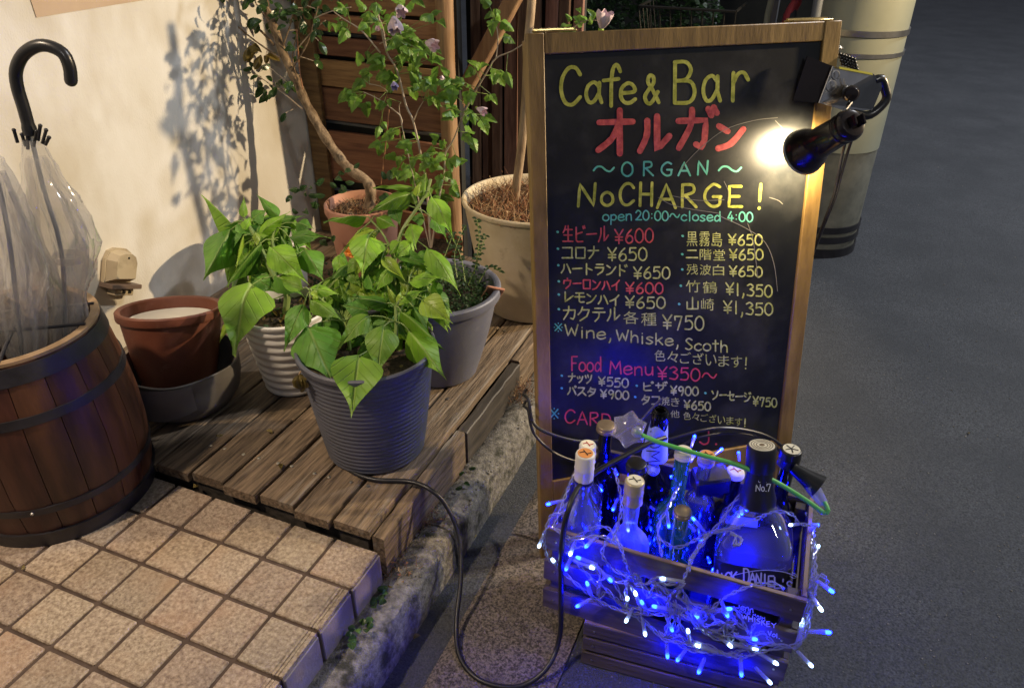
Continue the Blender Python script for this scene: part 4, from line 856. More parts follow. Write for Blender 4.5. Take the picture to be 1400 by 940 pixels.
for pts, r, rt_ in stems:
    P = py_(pts, YH); 
    if rt_: P = [base]+P[1:]
    stalk(P, (r,r*.55), 'twig', p7, 'stem', 7); hn += smooth_path(P,.01)
stalk(py_([(521,252),(527,200),(532,150)],YH),.0018,'redtwig',p7)
hc = [(515,8,16,6),(505,25,12,4),(530,32,10,5),(545,45,10,6),(555,52,10,5),(565,60,12,6),(585,75,9,5),(520,80,10,4),(530,60,10,4),(545,70,10,5),(555,90,12,7),(530,96,10,6),(540,110,10,4),(568,95,10,4),(575,115,10,5),(592,135,9,5),(560,118,9,4),(590,108,12,5),(608,112,12,6),(625,116,12,6),
    (640,120,9,5),(500,105,8,4),(482,128,8,5),(493,135,7,4),(470,122,7,3),(462,28,9,4),(475,18,9,3),(480,45,8,3),(590,20,12,3),(560,5,10,3),(500,70,8,3),(518,140,8,3),(530,130,7,2),(625,150,9,6),(640,155,8,5),(652,160,7,4),(640,185,7,3),(665,125,6,2),(655,90,6,3),(675,98,6,3),(685,92,8,2),(672,15,8,4),(680,32,6,3),(685,48,5,1),
    (600,195,9,6),(615,215,8,5),(560,190,8,4),(550,210,9,5),(575,215,10,6),(590,225,9,6),(608,240,9,5),(560,230,10,6),(545,235,9,5),(575,242,10,6),(590,255,9,5),(602,262,8,5),(555,260,9,5),(620,255,7,4),(527,195,8,3),(545,180,8,3),(520,170,7,2)]
for cx_, cy_, R_, n_ in hc:
    for k in range(n_):
        b = hit(cx_+rnd(-R_,R_), cy_+rnd(-R_,R_)*.8, 1, YH+rnd(-.05,.05)); nd = min(hn, key=lambda q: (q-b).length); dr = b-nd; dr = dr.normalized() if dr.length > 1e-3 else Vector((1,0,0))
        l = rnd(.026,.050); leaf('H', b, b+(dr*.5+Vector((rnd(-.6,.6),rnd(-.5,.2),rnd(-.8,.2)))).normalized()*l, l*rnd(.6,.85), p7)
        if k < 2: stalk([nd,b], .0008, 'gstem', p7, 'petiole', 5)
def flower(c, d, L, r, parent, m='petal'):
    d = Vector(d).normalized(); x = d.orthogonal().normalized(); y = d.cross(x)
    mb = MB(); n = 30; rows = 8; vs = []
    for i in range(rows+1):
        t = i/rows; rr = r*(.25+.75*math.sin(t*PI*.62)**1.2)*(1+.0)
        for k in range(n): a = 2*PI*k/n; q = rr*(1+.22*math.sin(a*5+t*2.4)*(0.3+t)); vs.append(Vector(c)+d*L*t*(1+.10*math.sin(a*5+1)*t)+x*math.cos(a)*q+y*math.sin(a)*q)
    mb.add(vs, [(i*n+k,i*n+(k+1)%n,(i+1)*n+(k+1)%n,(i+1)*n+k) for i in range(rows) for k in range(n)]); ob('flower', mb, M_[m], parent)
    mb = MB(); mb.blob(Vector(c)-d*.002, r*.42, 8, 6); ob('calyx', mb, M_['leafY'], parent)
for px, py, d, L, r, m in ((538,22,(.25,-.3,-.6),.040,.017,'petal'),(582,58,(.9,-.3,-.1),.036,.014,'petal'),(652,148,(.9,-.3,-.15),.028,.010,'petal'),(514,42,(.6,-.3,.4),.016,.006,'petal'),(538,112,(.4,-.5,-.4),.022,.009,'petalpurple'),(608,108,(-.4,-.6,.3),.012,.005,'petal'),(545,8,(.4,-.4,-.3),.030,.014,'petal')):
    flower(hit(px,py,1,YH-.07), d, L, r, p7, m)
p8 = thing('hibiscus_shoot', (.12,1.25,ZR), 'leafy shoot with one closed pink flower rising above the left end of the sign', 'plant')
P = [Vector((.14,1.22,ZR)), Vector((.11,1.2,.3))]+py_([(748,62),(775,46),(795,30),(815,28)],1.18); stalk(P, (.003,.0012), 'twig', p8)
for px, py in ((775,34),(782,28),(770,42),(790,12),(788,22),(803,28),(808,34),(796,36),(812,26),(780,38)):
    b = hit(px,py,1,1.18+rnd(-.03,.03)); l = rnd(.022,.032); leaf('H', b, b+Vector((rnd(-.6,.6),rnd(-.5,0),rnd(-.7,.7))).normalized()*l, l*.75, p8)
flower(hit(822,40,1,1.15), (.25,-.1,1), .040, .018, p8)
# ---- brown pot inside bowl
bw = thing('grey_bowl', (-.70,.34,.0), 'grey brown soft plastic bowl with a folded rim, holding the brown pot', 'bowl')
bowlp = [(.0001,.03),(.08,.03),(.104,.04),(.122,.07),(.130,.11),(.131,.150),(.128,.152),(.124,.12),(.10,.055),(.0001,.045)]
mb = MB(); mb.lathe(bowlp, 72, Matrix.Translation((-.66,.315,-.0)), ripple=lambda a, i: .05*math.sin(a*2+.6)*(i/9)+.025*math.sin(a*5)*(1 if 3 < i < 7 else .2)); ob('bowl', mb, M_['greybowl'], bw)
mb = MB(); vs = []
for i in range(9):
    a = -1.9+i*.16
    for z, r in ((.152,.139),(.145,.141),(.11,.142+.004*math.sin(i*1.3)),(.09-.02*math.sin(i/8*PI),.141)): vs.append((-.66+r*math.cos(a), .315+r*math.sin(a), z))
mb.add(vs+[(v[0]-.002*math.cos(-1.3), v[1]-.002*math.sin(-1.3), v[2]) for v in vs], [(i*4+k,i*4+k+1,(i+1)*4+k+1,(i+1)*4+k) for i in range(8) for k in range(3)]); ob('folded_rim', mb, M_['greybowl'], bw)
bp = thing('brown_pot', (-.68,.33,.05), 'wide-rimmed empty brown plastic pot sitting in the grey bowl under the wall outlet', 'pot')
MT = Matrix.Translation((-.706,.338,.045)) @ Matrix.Rotation(.3866,4,'Z') @ Matrix.Rotation(math.radians(-14),4,'X')
pot(0,0,0,pot_profile(.082,.120,.200,.013,.020,curve=.06),'brownpot',bp,M=MT,n=72)
mb = MB(); mb.lathe([(.101,.168),(.101,.173),(.097,.173),(.093,.170),(.0001,.170)], 48, MT); ob('inner_dish', mb, M_['whitepot'], bp)
# ---- white pot behind
wp = thing('white_pot', (-.74,.78,.03), 'plain white pot with a dry root over its rim, against the wall', 'pot')
pot(-.74,.78,.031,pot_profile(.075,.098,.235,.006,.010,ribs=3,ramp=.0008),'whitepot',wp,n=64); soil(-.74,.78,.20,.085,wp)
stalk(py_([(292,350),(302,355),(318,358),(330,362)],.69),.002,'straw',wp,'root')
# wall outlet box
ot = thing('outdoor_outlet', tuple(hit(160,370,0,XW)), 'weathered beige outdoor socket cover tilted on the plaster wall above the brown pot', 'outlet')
c = hit(158,366,0,XW)
MO = Matrix.Translation(c) @ Matrix.Rotation(PI/2,4,'Y') @ Matrix.Rotation(PI/2,4,'Z') @ Matrix.Rotation(math.radians(-24),4,'Z')
def prism(out, z0, z1, M, top=1.0, shift=0):
    mb = MB(); n = len(out); mb.add([M@Vector((x,y,z0)) for x,y in out]+[M@Vector((x*top,y*top+shift,z1)) for x,y in out], [tuple(range(n-1,-1,-1)), tuple(range(n,2*n))]+[(i,(i+1)%n,n+(i+1)%n,n+i) for i in range(n)]); return mb
cov = [(-.042,-.036),(.040,-.036),(.042,.02),(.034,.042),(.018,.052),(-.014,.053),(-.034,.045),(-.043,.024)]
ob('back_plate', prism(cov,.0,.012,MO), M_['beige'], ot, False); ob('cover', prism([(x*.93,y*.93) for x,y in cov],.0125,.040,MO,.78,.004), M_['beige'], ot, False)
mb = MB(); mb.box((-.046,-.048,.0),(.046,-.0365,.046), MO, .001); ob('rain_lip', mb, M_['darkplastic'], ot, False)
mb = MB(); mb.box((-.022,-.068,.0),(.036,-.0485,.030), MO, .002); ob('socket_block', mb, M_['beige'], ot, False)
for x in (.004,.022):
    mb = MB(); mb.lathe([(.0045,0),(.0045,.003),(.0001,.003)], 10, MO@Matrix.Translation((x,-.058,.030))); ob('socket_hole', mb, M_['black'], ot)
mb = MB(); mb.lathe([(.0028,0),(.0028,.002),(.0001,.002)], 10, MO@Matrix.Translation((.002,.032,.0395))); ob('screw_hole', mb, M_['black'], ot)
# ------------------------------------------------------------------ crates
def crate(name_label, cx, cy, yaw, z0, w, d, h, slatn, sl, lift=0):
    c = thing('wooden_crate', (cx,cy,z0), name_label, 'crate', 'dark wooden crates stacked in front of the sign')
    Mx = Matrix.Translation((cx,cy,z0)) @ Matrix.Rotation(yaw,4,'Z'); th = .009; gap = (h-slatn*sl)/(slatn-1)
    for k in range(slatn):
        za = k*(sl+gap); zb = za+sl; nm = 'slat'
        for (lo, hi) in (((-w/2,-d/2,za),(w/2,-d/2+th,zb)),((-w/2,d/2-th,za),(w/2,d/2,zb)),((-w/2,-d/2+th+.0006,za),(-w/2+th,d/2-th-.0006,zb)),((w/2-th,-d/2+th+.0006,za),(w/2,d/2-th-.0006,zb))):
            mb = MB(); mb.box(lo, hi, Mx @ Matrix.Translation((rnd(-.0006,.0006),rnd(-.0006,.0006),rnd(-.001,.001))), .0008); ob(nm, mb, M_['crate'], c, False)
    for sx in (-1,1):
        for sy in (-1,1):
            x = sx*(w/2-th-.011); y = sy*(d/2-th-.0115); mb = MB(); mb.box((x-.010,y-.010,.001),(x+.010,y+.010,h-.006), Mx, .001); ob('corner_post', mb, M_['crate'], c, False)
    for k in range(5):
        y0 = -d/2+th+.003+k*(d-2*th)/5; mb = MB(); mb.box((-w/2+th+.001,y0,.002),(w/2-th-.001,y0+(d-2*th)/5-.005,.010), Mx, .0008); ob('bottom_board', mb, M_['crate'], c, False)
    za = (slatn)*(sl+gap)-gap
    for (lo, hi) in (((-w/2+.001,-d/2+.0012,za+.0004),(w/2-.001,-d/2+th-.0012,za+.0019)),((w/2-th+.0012,-d/2+th+.002,za+.0004),(w/2-.0012,d/2-.002,za+.0019))):
        mb = MB(); mb.box(lo, hi, Mx); ob('worn_top_edge', mb, M_['crateedge'], c, False)
    for k in range(slatn):
        for sx in (-1,1):
            mb = MB(); mb.lathe([(.0022,0),(.0022,.001),(.0001,.0014)], 8, Mx @ Matrix.Translation((sx*(w/2-.02),-d/2-.0002,k*(sl+gap)+sl/2)) @ Matrix.Rotation(PI/2,4,'X')); ob('nail', mb, M_['steel'], c)
    return c, Mx
ya = math.radians(1.3)
CZ = -.052; CH = .195; CW = .430; CD = .252
ccx, ccy = .530, .272
c1, MC = crate('upper dark wooden crate of slats, filled with empty bottles and wrapped in blue string lights', ccx, ccy, ya, CZ, CW, CD, CH, 3, .047)
c2, MC2 = crate('lower dark wooden crate standing on the ground, turned under the bottle crate', .562, .270, math.radians(5.0), ZR+.004, .345, .24, .112, 3, .032)
def cpt(x, y, off=.012):    # pixel to the front face plane of the upper crate
    n = MC.to_3x3() @ Vector((0,-1,0)); o = MC @ Vector((0,-CD/2,0)) + n*off; d = ray(x,y); return CLOC+d*((o-CLOC).dot(n)/d.dot(n))
def cplace(x, y, h): return cpt(x, y, .0004+h)
slats_front = [o for o in c1.children if o.name.startswith('slat')]
pr_ = slats_front[4]
for tx__, a, b, c_, d_, h_, w_ in (('Jenn',1007,831,1030,838,8,1.1),('SOUR MASH',1010,836,1046,847,3.2,.6),('WHISKEY',1014,846,1062,860,7,1.2),('Vol.',1050,868,1066,873,6,1.2)):
    line(tx__, 'silverink', a, b, c_, d_, h_, w_, parent=pr_, place=cplace, name='print')  # whiskey bottle label text, set on the slat face instead of behind the gap
# ------------------------------------------------------------------ bottles
FL = CZ+.012
def bottle(label, x, y, ztop, r, glass, cap, capm, neck=.35, cat='bottle', capr=.0155, caph=.03, base=FL, sh=.55, disc=None, lab=None, n=40, body=True, open_=False):
    b = thing('bottle', (x,y,base), label, cat, 'empty bottles packed in the upper crate'); T = Matrix.Translation((x,y,base)); h = ztop-base
    hs = h*sh; hn_ = h*(sh+.17); nr = .0125
    prof = [(.0001,.004),(r*.8,0),(r,.006),(r,hs)]+[(nr+(r-nr)*(.5+.5*math.cos(PI*t/8)), hs+(hn_-hs)*t/8) for t in range(1,9)]+[(nr+.0008,h-caph-.008),(nr,h-caph+.002)]
    inner = [(p[0]-.0022 if p[0]>.003 else .0001, p[1]+(.006 if i < 3 else 0)) for i, p in enumerate(prof)]
    if open_: prof = prof[:-1]+[(nr+.003,h-.016),(nr+.003,h-.003),(nr+.001,h),(nr-.002,h-.002),(nr-.003,h-.03)]
    mb = MB(); mb.lathe(prof[:-1]+([prof[-1]] if open_ else [prof[-1],(.0001,h-caph+.002)]), n, T); mb.lathe([(max(.0001,p[0]-.003), p[1]+.004) for p in prof[:-2]], n, T); ob('glass_body', mb, M_[glass], b)
    if cap:
        cr = capr; pf = [(cr*.98,h-caph),(cr+.0006,h-caph+.001),(cr,h-caph+.004),(cr,h-caph*.55),(cr+.0007,h-caph*.5),(cr,h-caph*.45),(cr,h-.003),(cr-.001,h-.0008),(cr-.0025,h),(.0001,h)]
        mb = MB(); mb.lathe([(.0001,h-caph)]+pf, 32, T); ob('cap', mb, M_[capm], b)
    if disc:
        mb = MB(); mb.lathe([(capr*.80,h+.0003),(capr*.78,h+.0007),(.0001,h+.0007)], 24, T); dk = ob('cap_print', mb, M_[disc[0]], b)
        mb = MB()
        if disc[1] == 'rings':
            for q in (.62,.36): mb.lathe([(capr*q,h+.0008),(capr*q,h+.0012),(capr*(q-.09),h+.0012),(capr*(q-.09),h+.0008)], 24, T)
            mb.lathe([(capr*.12,h+.0008),(capr*.1,h+.0012),(.0001,h+.0012)], 12, T)
        elif disc[1] == 'leaf':
            for q in range(5):
                a = q*1.25; mb.tube([T@Vector((0,0,h+.0012)), T@Vector((math.cos(a)*capr*.6,math.sin(a)*capr*.6,h+.0012))], .0009, 5)
        elif disc[1] == 'tri':
            mb.add([T@Vector(p) for p in ((-.005,.004,h+.0011),(.006,.003,h+.0011),(0,-.006,h+.0011))], [(0,2,1)])
        else:
            mb.tube([T@Vector((-capr*.55,-capr*.2,h+.0011)),T@Vector((-capr*.1,capr*.15,h+.0011)),T@Vector((capr*.2,-capr*.1,h+.0011)),T@Vector((capr*.55,capr*.2,h+.0011))], .0010, 5)
            mb.tube([T@Vector((-capr*.3,capr*.35,h+.0011)),T@Vector((capr*.35,-capr*.3,h+.0011))], .0008, 5)
        ob('cap_mark', mb, M_[disc[2]], b)
    if lab:
        lm_, z0, z1, a0, a1 = lab; mb = MB(); vs = []; 
        for i in range(13):
            a = a0+(a1-a0)*i/12; vs += [T@Vector(((r+.0006)*math.cos(a),(r+.0006)*math.sin(a),z0)), T@Vector(((r+.0006)*math.cos(a),(r+.0006)*math.sin(a),z1))]
        mb.add(vs, [(2*i,2*i+2,2*i+3,2*i+1) for i in range(12)]); ob('label', mb, M_[lm_], b)
    return b, T, h
FA, FB = -PI*.5-.9, -PI*.5+.9
b, T, h = bottle('clear bottle with long white capsule and orange top at the left front', .365,.195,.285,.037,'glass',1,'whitecap',capr=.0165,caph=.062,disc=('orangecap','x','ink'),sh=.56)
mb = MB(); mb.lathe([(.0171,h-.0615),(.0171,h-.054),(.0166,h-.054)], 24, T); ob('cap_band', mb, M_['ink'], b)
mb = MB(); mb.lathe([(.0335,.03),(.0345,.05),(.0345,.115),(.0340,.118),(.0001,.118)], 32, T); ob('frosted_back_label', mb, M_['frost'], b)
mb = MB(); Ml = T@Matrix.Rotation(-PI/2+.15,4,'Z')@Matrix.Translation((.0376,0,.085))@Matrix.Rotation(PI/2,4,'Y'); mb.lathe([(.0145,0),(.0145,.0006),(.0001,.0006)], 28, Ml@Matrix.Diagonal((.7,1.25,1,1))); ob('oval_label', mb, M_['redlabel'], b)
bottle('bottle with pink and cream cap behind the white-capsule bottle', .345,.280,.235,.034,'glass',1,'whitecap',capr=.0155,caph=.04,disc=('label','x','redlabel'))
bottle('dark bottle with a wide bronze cap at the back left', .356,.363,.225,.034,'darkglass',1,'bronze',capr=.0185,caph=.014)
b, T, h = bottle('frosted clear bottle with champagne coloured screw cap in front', .452,.196,.255,.038,'frost',1,'goldcap',capr=.0165,caph=.048,disc=('label','x','ink'),sh=.5)
bottle('short dark bottle with flat black cap between pale-capped bottles', .434,.293,.212,.034,'darkglass',1,'black',capr=.0185,caph=.016)
b, T, h = bottle('open dark champagne bottle with a blue foil collar lettered MOT', .453,.362,.285,.040,'darkglass',0,None,open_=True,sh=.45)
mb = MB(); vs = []; n = 40
for i in range(n):
    a = 2*PI*i/n; vs += [T@Vector(((.0185+.006)*math.cos(a),(.0185+.006)*math.sin(a),h-.105)), T@Vector((.0162*math.cos(a),.0162*math.sin(a),h-.030+.006*math.sin(a*3)))]
mb.add(vs, [(2*i,2*((i+1)%n),2*((i+1)%n)+1,2*i+1) for i in range(n)]); col_ = ob('foil_collar', mb, M_['bluelabel'], b)
PB = T.translation+Vector((0,0,0))
def coll(x, y, hh):
    D = dep(PB+Vector((0,0,h-.07)))-.0235-hh; return atd(x,y,D)
mb = MB()
for ch, x0, y0, x1, y1 in (('M',884,615,903,632),('O',887,600,904,612),('T',889,583,905,596)):
    for i, (sm, pts) in enumerate(G[ch][3]):
        stroke2d(mb, flat_path(sm, [(x1-(x1-x0)*(1-v), y1-(y1-y0)*u) for u, v in pts]), 1.5, coll, .0006+.0002*i)
ob('collar_print', mb, M_['ink'], col_, False)
mb = MB(); Ml = Matrix.Translation(atd(893,641,dep(PB+Vector((0,0,.17)))-.035)) @ (CLOC-PB).to_track_quat('Z','Y').to_matrix().to_4x4()
mb.lathe([(.0125,0),(.0125,.001),(.0001,.001)], 28, Ml); ob('round_seal', mb, M_['bluelabel'], b)
mb = MB(); [mb.lathe([(q,.0012),(q,.0016),(q-.0007,.0016),(q-.0007,.0012)], 28, Ml) for q in (.0112,.0085,.006)]; ob('seal_print', mb, M_['ink'], b)
bottle('green bottle with white cap bearing a small dark emblem', .513,.285,.272,.036,'greenglass',1,'whitecap',capr=.0150,caph=.016,disc=('label','tri','ink'),sh=.5)
b, T, h = bottle('green bottle with plain dark cap and round cream label in front', .535,.205,.212,.036,'greenglass',1,'bronze',capr=.0150,caph=.012,sh=.42,lab=('label',.052,.102,FA,FB-.25))
mb = MB(); vs = []
for i in range(7):
    a = FB-.55+i*.05; vs += [T@Vector((.0375*math.cos(a),.0375*math.sin(a),.062)), T@Vector((.0375*math.cos(a),.0375*math.sin(a),.092))]
mb.add(vs, [(2*i,2*i+2,2*i+3,2*i+1) for i in range(6)]); ob('label_stamp', mb, M_['yellowprint'], b)
bottle('bottle with gold printed cap at the back beside a black adapter', .547,.352,.222,.030,'glass',1,'goldcap',capr=.0155,caph=.02,disc=('orangecap','x','ink'))
bottle('small bottle with red and white striped cap', .599,.385,.176,.034,'darkglass',1,'label',capr=.0170,caph=.012,disc=('label','x','redlabel'),sh=.5)
bottle('dark blue bottle with leaf-marked cap at the back right corner', .683,.372,.262,.034,'darkglass',1,'black',capr=.0185,caph=.034,disc=('label','leaf','ink'),sh=.5)
# square whiskey bottle
jx, jy = .638, .268; jb = thing('whiskey_bottle', (jx,jy,FL), 'large square clear whiskey bottle with black neck and black label at the front right', 'bottle', 'empty bottles packed in the upper crate')
def squircle(hw, z, n=48, e=5.):
    o = []
    for k in range(n):
        a = 2*PI*k/n; c, s = math.cos(a), math.sin(a); r = hw/((abs(c)**e+abs(s)**e)**(1/e)); o.append((r*c, r*s, z))
    return o
_b = Vector((.672,.250,-.022)); _t = Vector((.634,.300,.31)); _z = (_t-_b).normalized(); _x = Vector((math.cos(.06),math.sin(.06),0)); _x = (_x-_z*_x.dot(_z)).normalized(); _y = _z.cross(_x)
MJ = Matrix(((_x.x,_y.x,_z.x,_b.x),(_x.y,_y.y,_z.y,_b.y),(_x.z,_y.z,_z.z,_b.z),(0,0,0,1)))
def sq(rows, m, name, mt):
    mb = MB(); n = 48; vs = []
    for hw, z, e in rows: vs += [MJ@Vector(p) for p in squircle(hw, z, n, e)]
    fs = [(i*n+k,i*n+(k+1)%n,(i+1)*n+(k+1)%n,(i+1)*n+k) for i in range(len(rows)-1) for k in range(n)]+[tuple(range(n-1,-1,-1)),tuple(range((len(rows)-1)*n,len(rows)*n))]
    mb.add(vs, fs); return ob(name, mb, M_[mt], jb)
jr = [(.054,0,5),(.061,.004,6),(.062,.012,6),(.063,.150,6),(.0625,.162,6),(.060,.173,5.5),(.054,.185,5),(.046,.197,4.5),(.038,.210,4),(.031,.222,3),(.0285,.234,2.2)]
mb = MB()
for z0_, z1_, x0_, x1_ in ((.03,.158,-.052,.004),): mb.box((x0_,.0555,z0_),(x1_,.0565,z1_), MJ)
ob('back_label', mb, M_['bluelabel'], jb, False)
sq(jr, None, 'glass_body', 'glass'); sq([(.0590,.008,5),(.0590,.040,5),(.0585,.042,5)], None, 'liquid_remains', 'liquid')
sq([(.0632,.015,6),(.0635,.016,6),(.0635,.139,6),(.0632,.140,6)], None, 'black_label', 'blacklabel')
sq([(.0300,.226,2.2),(.0300,.238,2),(.0262,.252,2),(.0232,.266,2),(.0215,.280,2),(.0208,.291,2)], None, 'neck_sleeve', 'blacklabel')
sq([(.0224,.292,2),(.0236,.295,2),(.0236,.3335,2),(.0222,.3365,2)], None, 'cap', 'blacklabel')
mb = MB(); mb.lathe([(.0205,.3366),(.0203,.3372),(.0001,.3372)], 28, MJ); ob('cap_print', mb, M_['label'], jb)
mb = MB(); [mb.lathe([(q,.3373),(q,.3377),(q-.0010,.3377),(q-.0010,.3373)], 28, MJ) for q in (.0175,.0135,.0095)]; mb.lathe([(.0045,.3373),(.004,.3378),(.0001,.3378)], 14, MJ); ob('cap_mark', mb, M_['bronze'], jb)
def jplace(x, y, hh):
    n = MJ.to_3x3() @ Vector((0,-1,0)); o = MJ @ Vector((0,-.0637,0)) + n*(.0003+hh); d = ray(x,y); return CLOC+d*((o-CLOC).dot(n)/d.dot(n))
mb = MB(); tx_ = "JACK DANIEL'S"; 
for k, ch in enumerate(tx_):
    if ch == ' ': continue
    t = k/(len(tx_)-1); x0 = 974+t*101; yb = 795+10*t-9*math.sin(PI*t)*.8+4; hh_ = 20 if k in (0,5) else 15
    draw(mb, ch, x0, yb-hh_, x0+8.6, yb, 2.3, jplace)
ob('lettering', mb, M_['silverink'], jb, False)
mb = MB()
stroke2d(mb, flat_path(True,[(992,790),(1010,784),(1040,779),(1070,781),(1090,788)]), 1.0, jplace, .0002); stroke2d(mb, flat_path(True,[(1083,782),(1090,786),(1086,790),(1080,787)]), .9, jplace, .0004)
ob('flourish', mb, M_['silverink'], jb, False)
def nplace(x, y, hh): return atd(x,y,dep(MJ@Vector((0,0,.248)))-.0305-hh)
mb = MB()
for ch, x0, y0, x1, y1 in (('N',1033,662,1040,671),('o',1041,665,1045,671),('.',1046,665,1048,671),('7',1048,661,1054,671)): draw(mb, ch, x0,y0,x1,y1,1.2,nplace)
for k, ch in enumerate('old'): draw(mb, ch, 1037+k*4, 656, 1040+k*4, 659, .7, nplace)
ob('neck_lettering', mb, M_['silverink'], jb, False)
ad = thing('black_adapter', (.58,.33,.15), 'black plastic power adapter box wedged between the bottles', 'adapter')
Ma = Matrix.Translation(hit(973,645,2,.175)+Vector((0,0,-.012))) @ Euler((.15,-.12,.5)).to_matrix().to_4x4(); mb = MB(); mb.box((-.032,-.022,-.03),(.032,.022,.012), Ma, .004); ob('case', mb, M_['black'], ad)
# ------------------------------------------------------------------ string lights
sl = thing('string_lights', tuple(MC@Vector((0,-CD/2-.01,.05))), 'tangle of clear wire string lights with glowing blue and white bulbs draped over the crate', 'string lights')
Z6 = lambda x, y: (730+x/3.333, 700+y/3.333)
wp_all = []
def wire(P, tw=.0022, r=.0014, strands=2):
    pp = smooth_path(P, .0045); wp_all.extend(pp); m = len(pp)
    for s in range(strands):
        mb = MB(); out = []
        for i, p in enumerate(pp):
            t = (pp[min(i+1,m-1)]-pp[max(i-1,0)]); t = t.normalized() if t.length > 0 else Vector((1,0,0)); a = t.orthogonal().normalized(); b = t.cross(a); ph = i*.75+s*2*PI/strands
            out.append(p+(a*math.cos(ph)+b*math.sin(ph))*tw)
        mb.tube(out, r, 5); ob('wire', mb, M_['clearwire'], sl)
zw = [[(140,0),(80,15),(60,60),(45,110),(60,200),(120,260),(200,330),(290,400),(380,440),(480,460),(600,465)],[(150,130),(200,120),(260,110),(330,115),(400,170),(410,210),(450,300),(470,330),(560,320),(620,370)],
    [(150,180),(220,260),(280,320),(300,390),(330,360),(400,420),(500,440),(620,450),(700,480),(800,560),(940,610),(1000,640)],[(330,130),(310,190),(350,250),(420,290),(470,310),(540,380),(600,440),(640,470),(700,560),(760,600),(850,640),(950,650)],
    [(790,100),(730,190),(700,260),(665,330),(620,380),(610,430),(640,500),(600,560),(570,540)],[(1140,350),(1100,325),(1000,330),(900,370),(840,410),(780,460),(720,420),(670,350)],[(480,470),(560,550),(600,580),(700,600),(800,640),(900,640),(1000,610),(1100,600),(1190,620)],
    [(580,560),(640,590),(720,630),(820,635),(930,660),(1010,640),(1100,620),(1200,600),(1235,540)],[(540,320),(600,400),(680,440),(760,520),(830,540),(900,590),(960,600)],[(280,230),(300,300),(290,380)],[(600,580),(660,560),(700,590),(780,600),(860,640)],
    [(640,400),(660,470),(650,540),(600,560),(610,500),(640,440)],[(250,300),(330,350),(420,440),(470,480),(560,540)],[(700,430),(760,470),(780,540),(820,560),(900,560),(1000,590),(1100,600)],[(150,140),(170,160),(230,150),(200,125),(150,140)]]
for pts in zw: wire([cpt(*Z6(x,y), .010+rnd(0,.012)) for x, y in pts])
for k in range(12):
    x = rnd(250,900); y = 230+.45*(x-250)+rnd(-40,90); wire([cpt(*Z6(x+i*rnd(35,60), y+i*16+rnd(-55,55)), .010+rnd(0,.014)) for i in range(6)])
def cside(x, y): # right side of the crate
    n = MC.to_3x3() @ Vector((1,0,0)); o = MC @ Vector((CW/2,0,0)) + n*.012; d = ray(x,y); return CLOC+d*((o-CLOC).dot(n)/d.dot(n))
ys_ = .16
wire([hit(*Z6(x,y),1,ys_+q) for x, y, q in ((1190,620,0),(1235,560,0),(1222,500,0),(1240,440,0),(1262,370,.02),(1270,300,.04),(1272,200,.10),(1268,120,.15),(1265,60,.18),(1240,0,.2))])
wire([hit(*Z6(x,y),1,ys_+q) for x, y, q in ((1200,610,0),(1245,540,0),(1262,440,.01),(1250,360,.02),(1280,300,.02),(1310,285,.02),(1340,310,.02),(1320,330,.02),(1290,310,.02),(1262,300,.03))])
wire([hit(*Z6(x,y),1,ys_+q) for x, y, q in ((1185,600,0),(1240,500,0),(1275,400,.01),(1285,300,.04),(1280,180,.10),(1272,60,.18))])
Z5 = lambda x, y: (900+x/3.76, 550+y/3.76)
wire([hit(*Z5(x,y),2,z) for x, y, z in ((210,680,.155),(280,665,.165),(400,640,.185),(500,600,.20),(600,560,.205),(690,575,.2),(720,620,.18),(790,630,.165),(812,640,.15))])
wire([hit(*Z5(x,y),2,z) for x, y, z in ((0,690,.15),(60,735,.15),(120,740,.15),(200,700,.155),(270,665,.165),(330,600,.18),(380,520,.20),(430,470,.21))])
wire([hit(*Z5(x,y),2,z) for x, y, z in ((370,670,.19),(420,690,.19),(425,720,.19),(390,735,.19),(400,690,.19),(370,670,.19))])
wire([hit(*Z5(x,y),2,z) for x, y, z in ((155,870,.15),(170,800,.15),(225,730,.15),(280,670,.165),(420,640,.185))])
wire([hit(x,y,2,z) for x, y, z in ((790,640,.15),(778,665,.16),(765,700,.155),(758,720,.15))]); wire([hit(x,y,2,z) for x, y, z in ((755,718,.15),(780,735,.158),(810,722,.158),(832,722,.155),(850,748,.15))])
wire([hit(x,y,2,z) for x, y, z in ((930,660,.2),(915,690,.19),(900,720,.17),(905,760,.15))]); wire([hit(x,y,2,z) for x, y, z in ((840,640,.17),(850,690,.16),(838,740,.152))])
hold = MB(); hold.lathe([(.0022,-.026),(.0028,-.022),(.0030,-.004),(.0026,0)], 10); hold = hold.mesh('bulb_holder', M_['clearwire'])
def ledm(m, r=.0027): mb = MB(); mb.lathe([(.0001,-.001),(r,0),(r,.0045),(r*.72,.0068),(.0001,.0078)], 10); return mb.mesh('bulb', M_[m])
LB = {'b': ledm('blue'), 'w': ledm('white')}
def bulb(p, kind, sc_=1.):
    q = min(wp_all, key=lambda w: abs((w-p).length-.028)) if wp_all else p+Vector((0,0,.03))
    d = (p-q); d = d.normalized() if d.length > .004 else Vector((0,0,-1))
    R_ = d.to_track_quat('Z','Y').to_matrix().to_4x4(); Mx = Matrix.Translation(p) @ R_ @ Matrix.Scale(sc_,4)
    link('bulb_holder', hold, sl, Mx); link('bulb', LB[kind], sl, Mx)
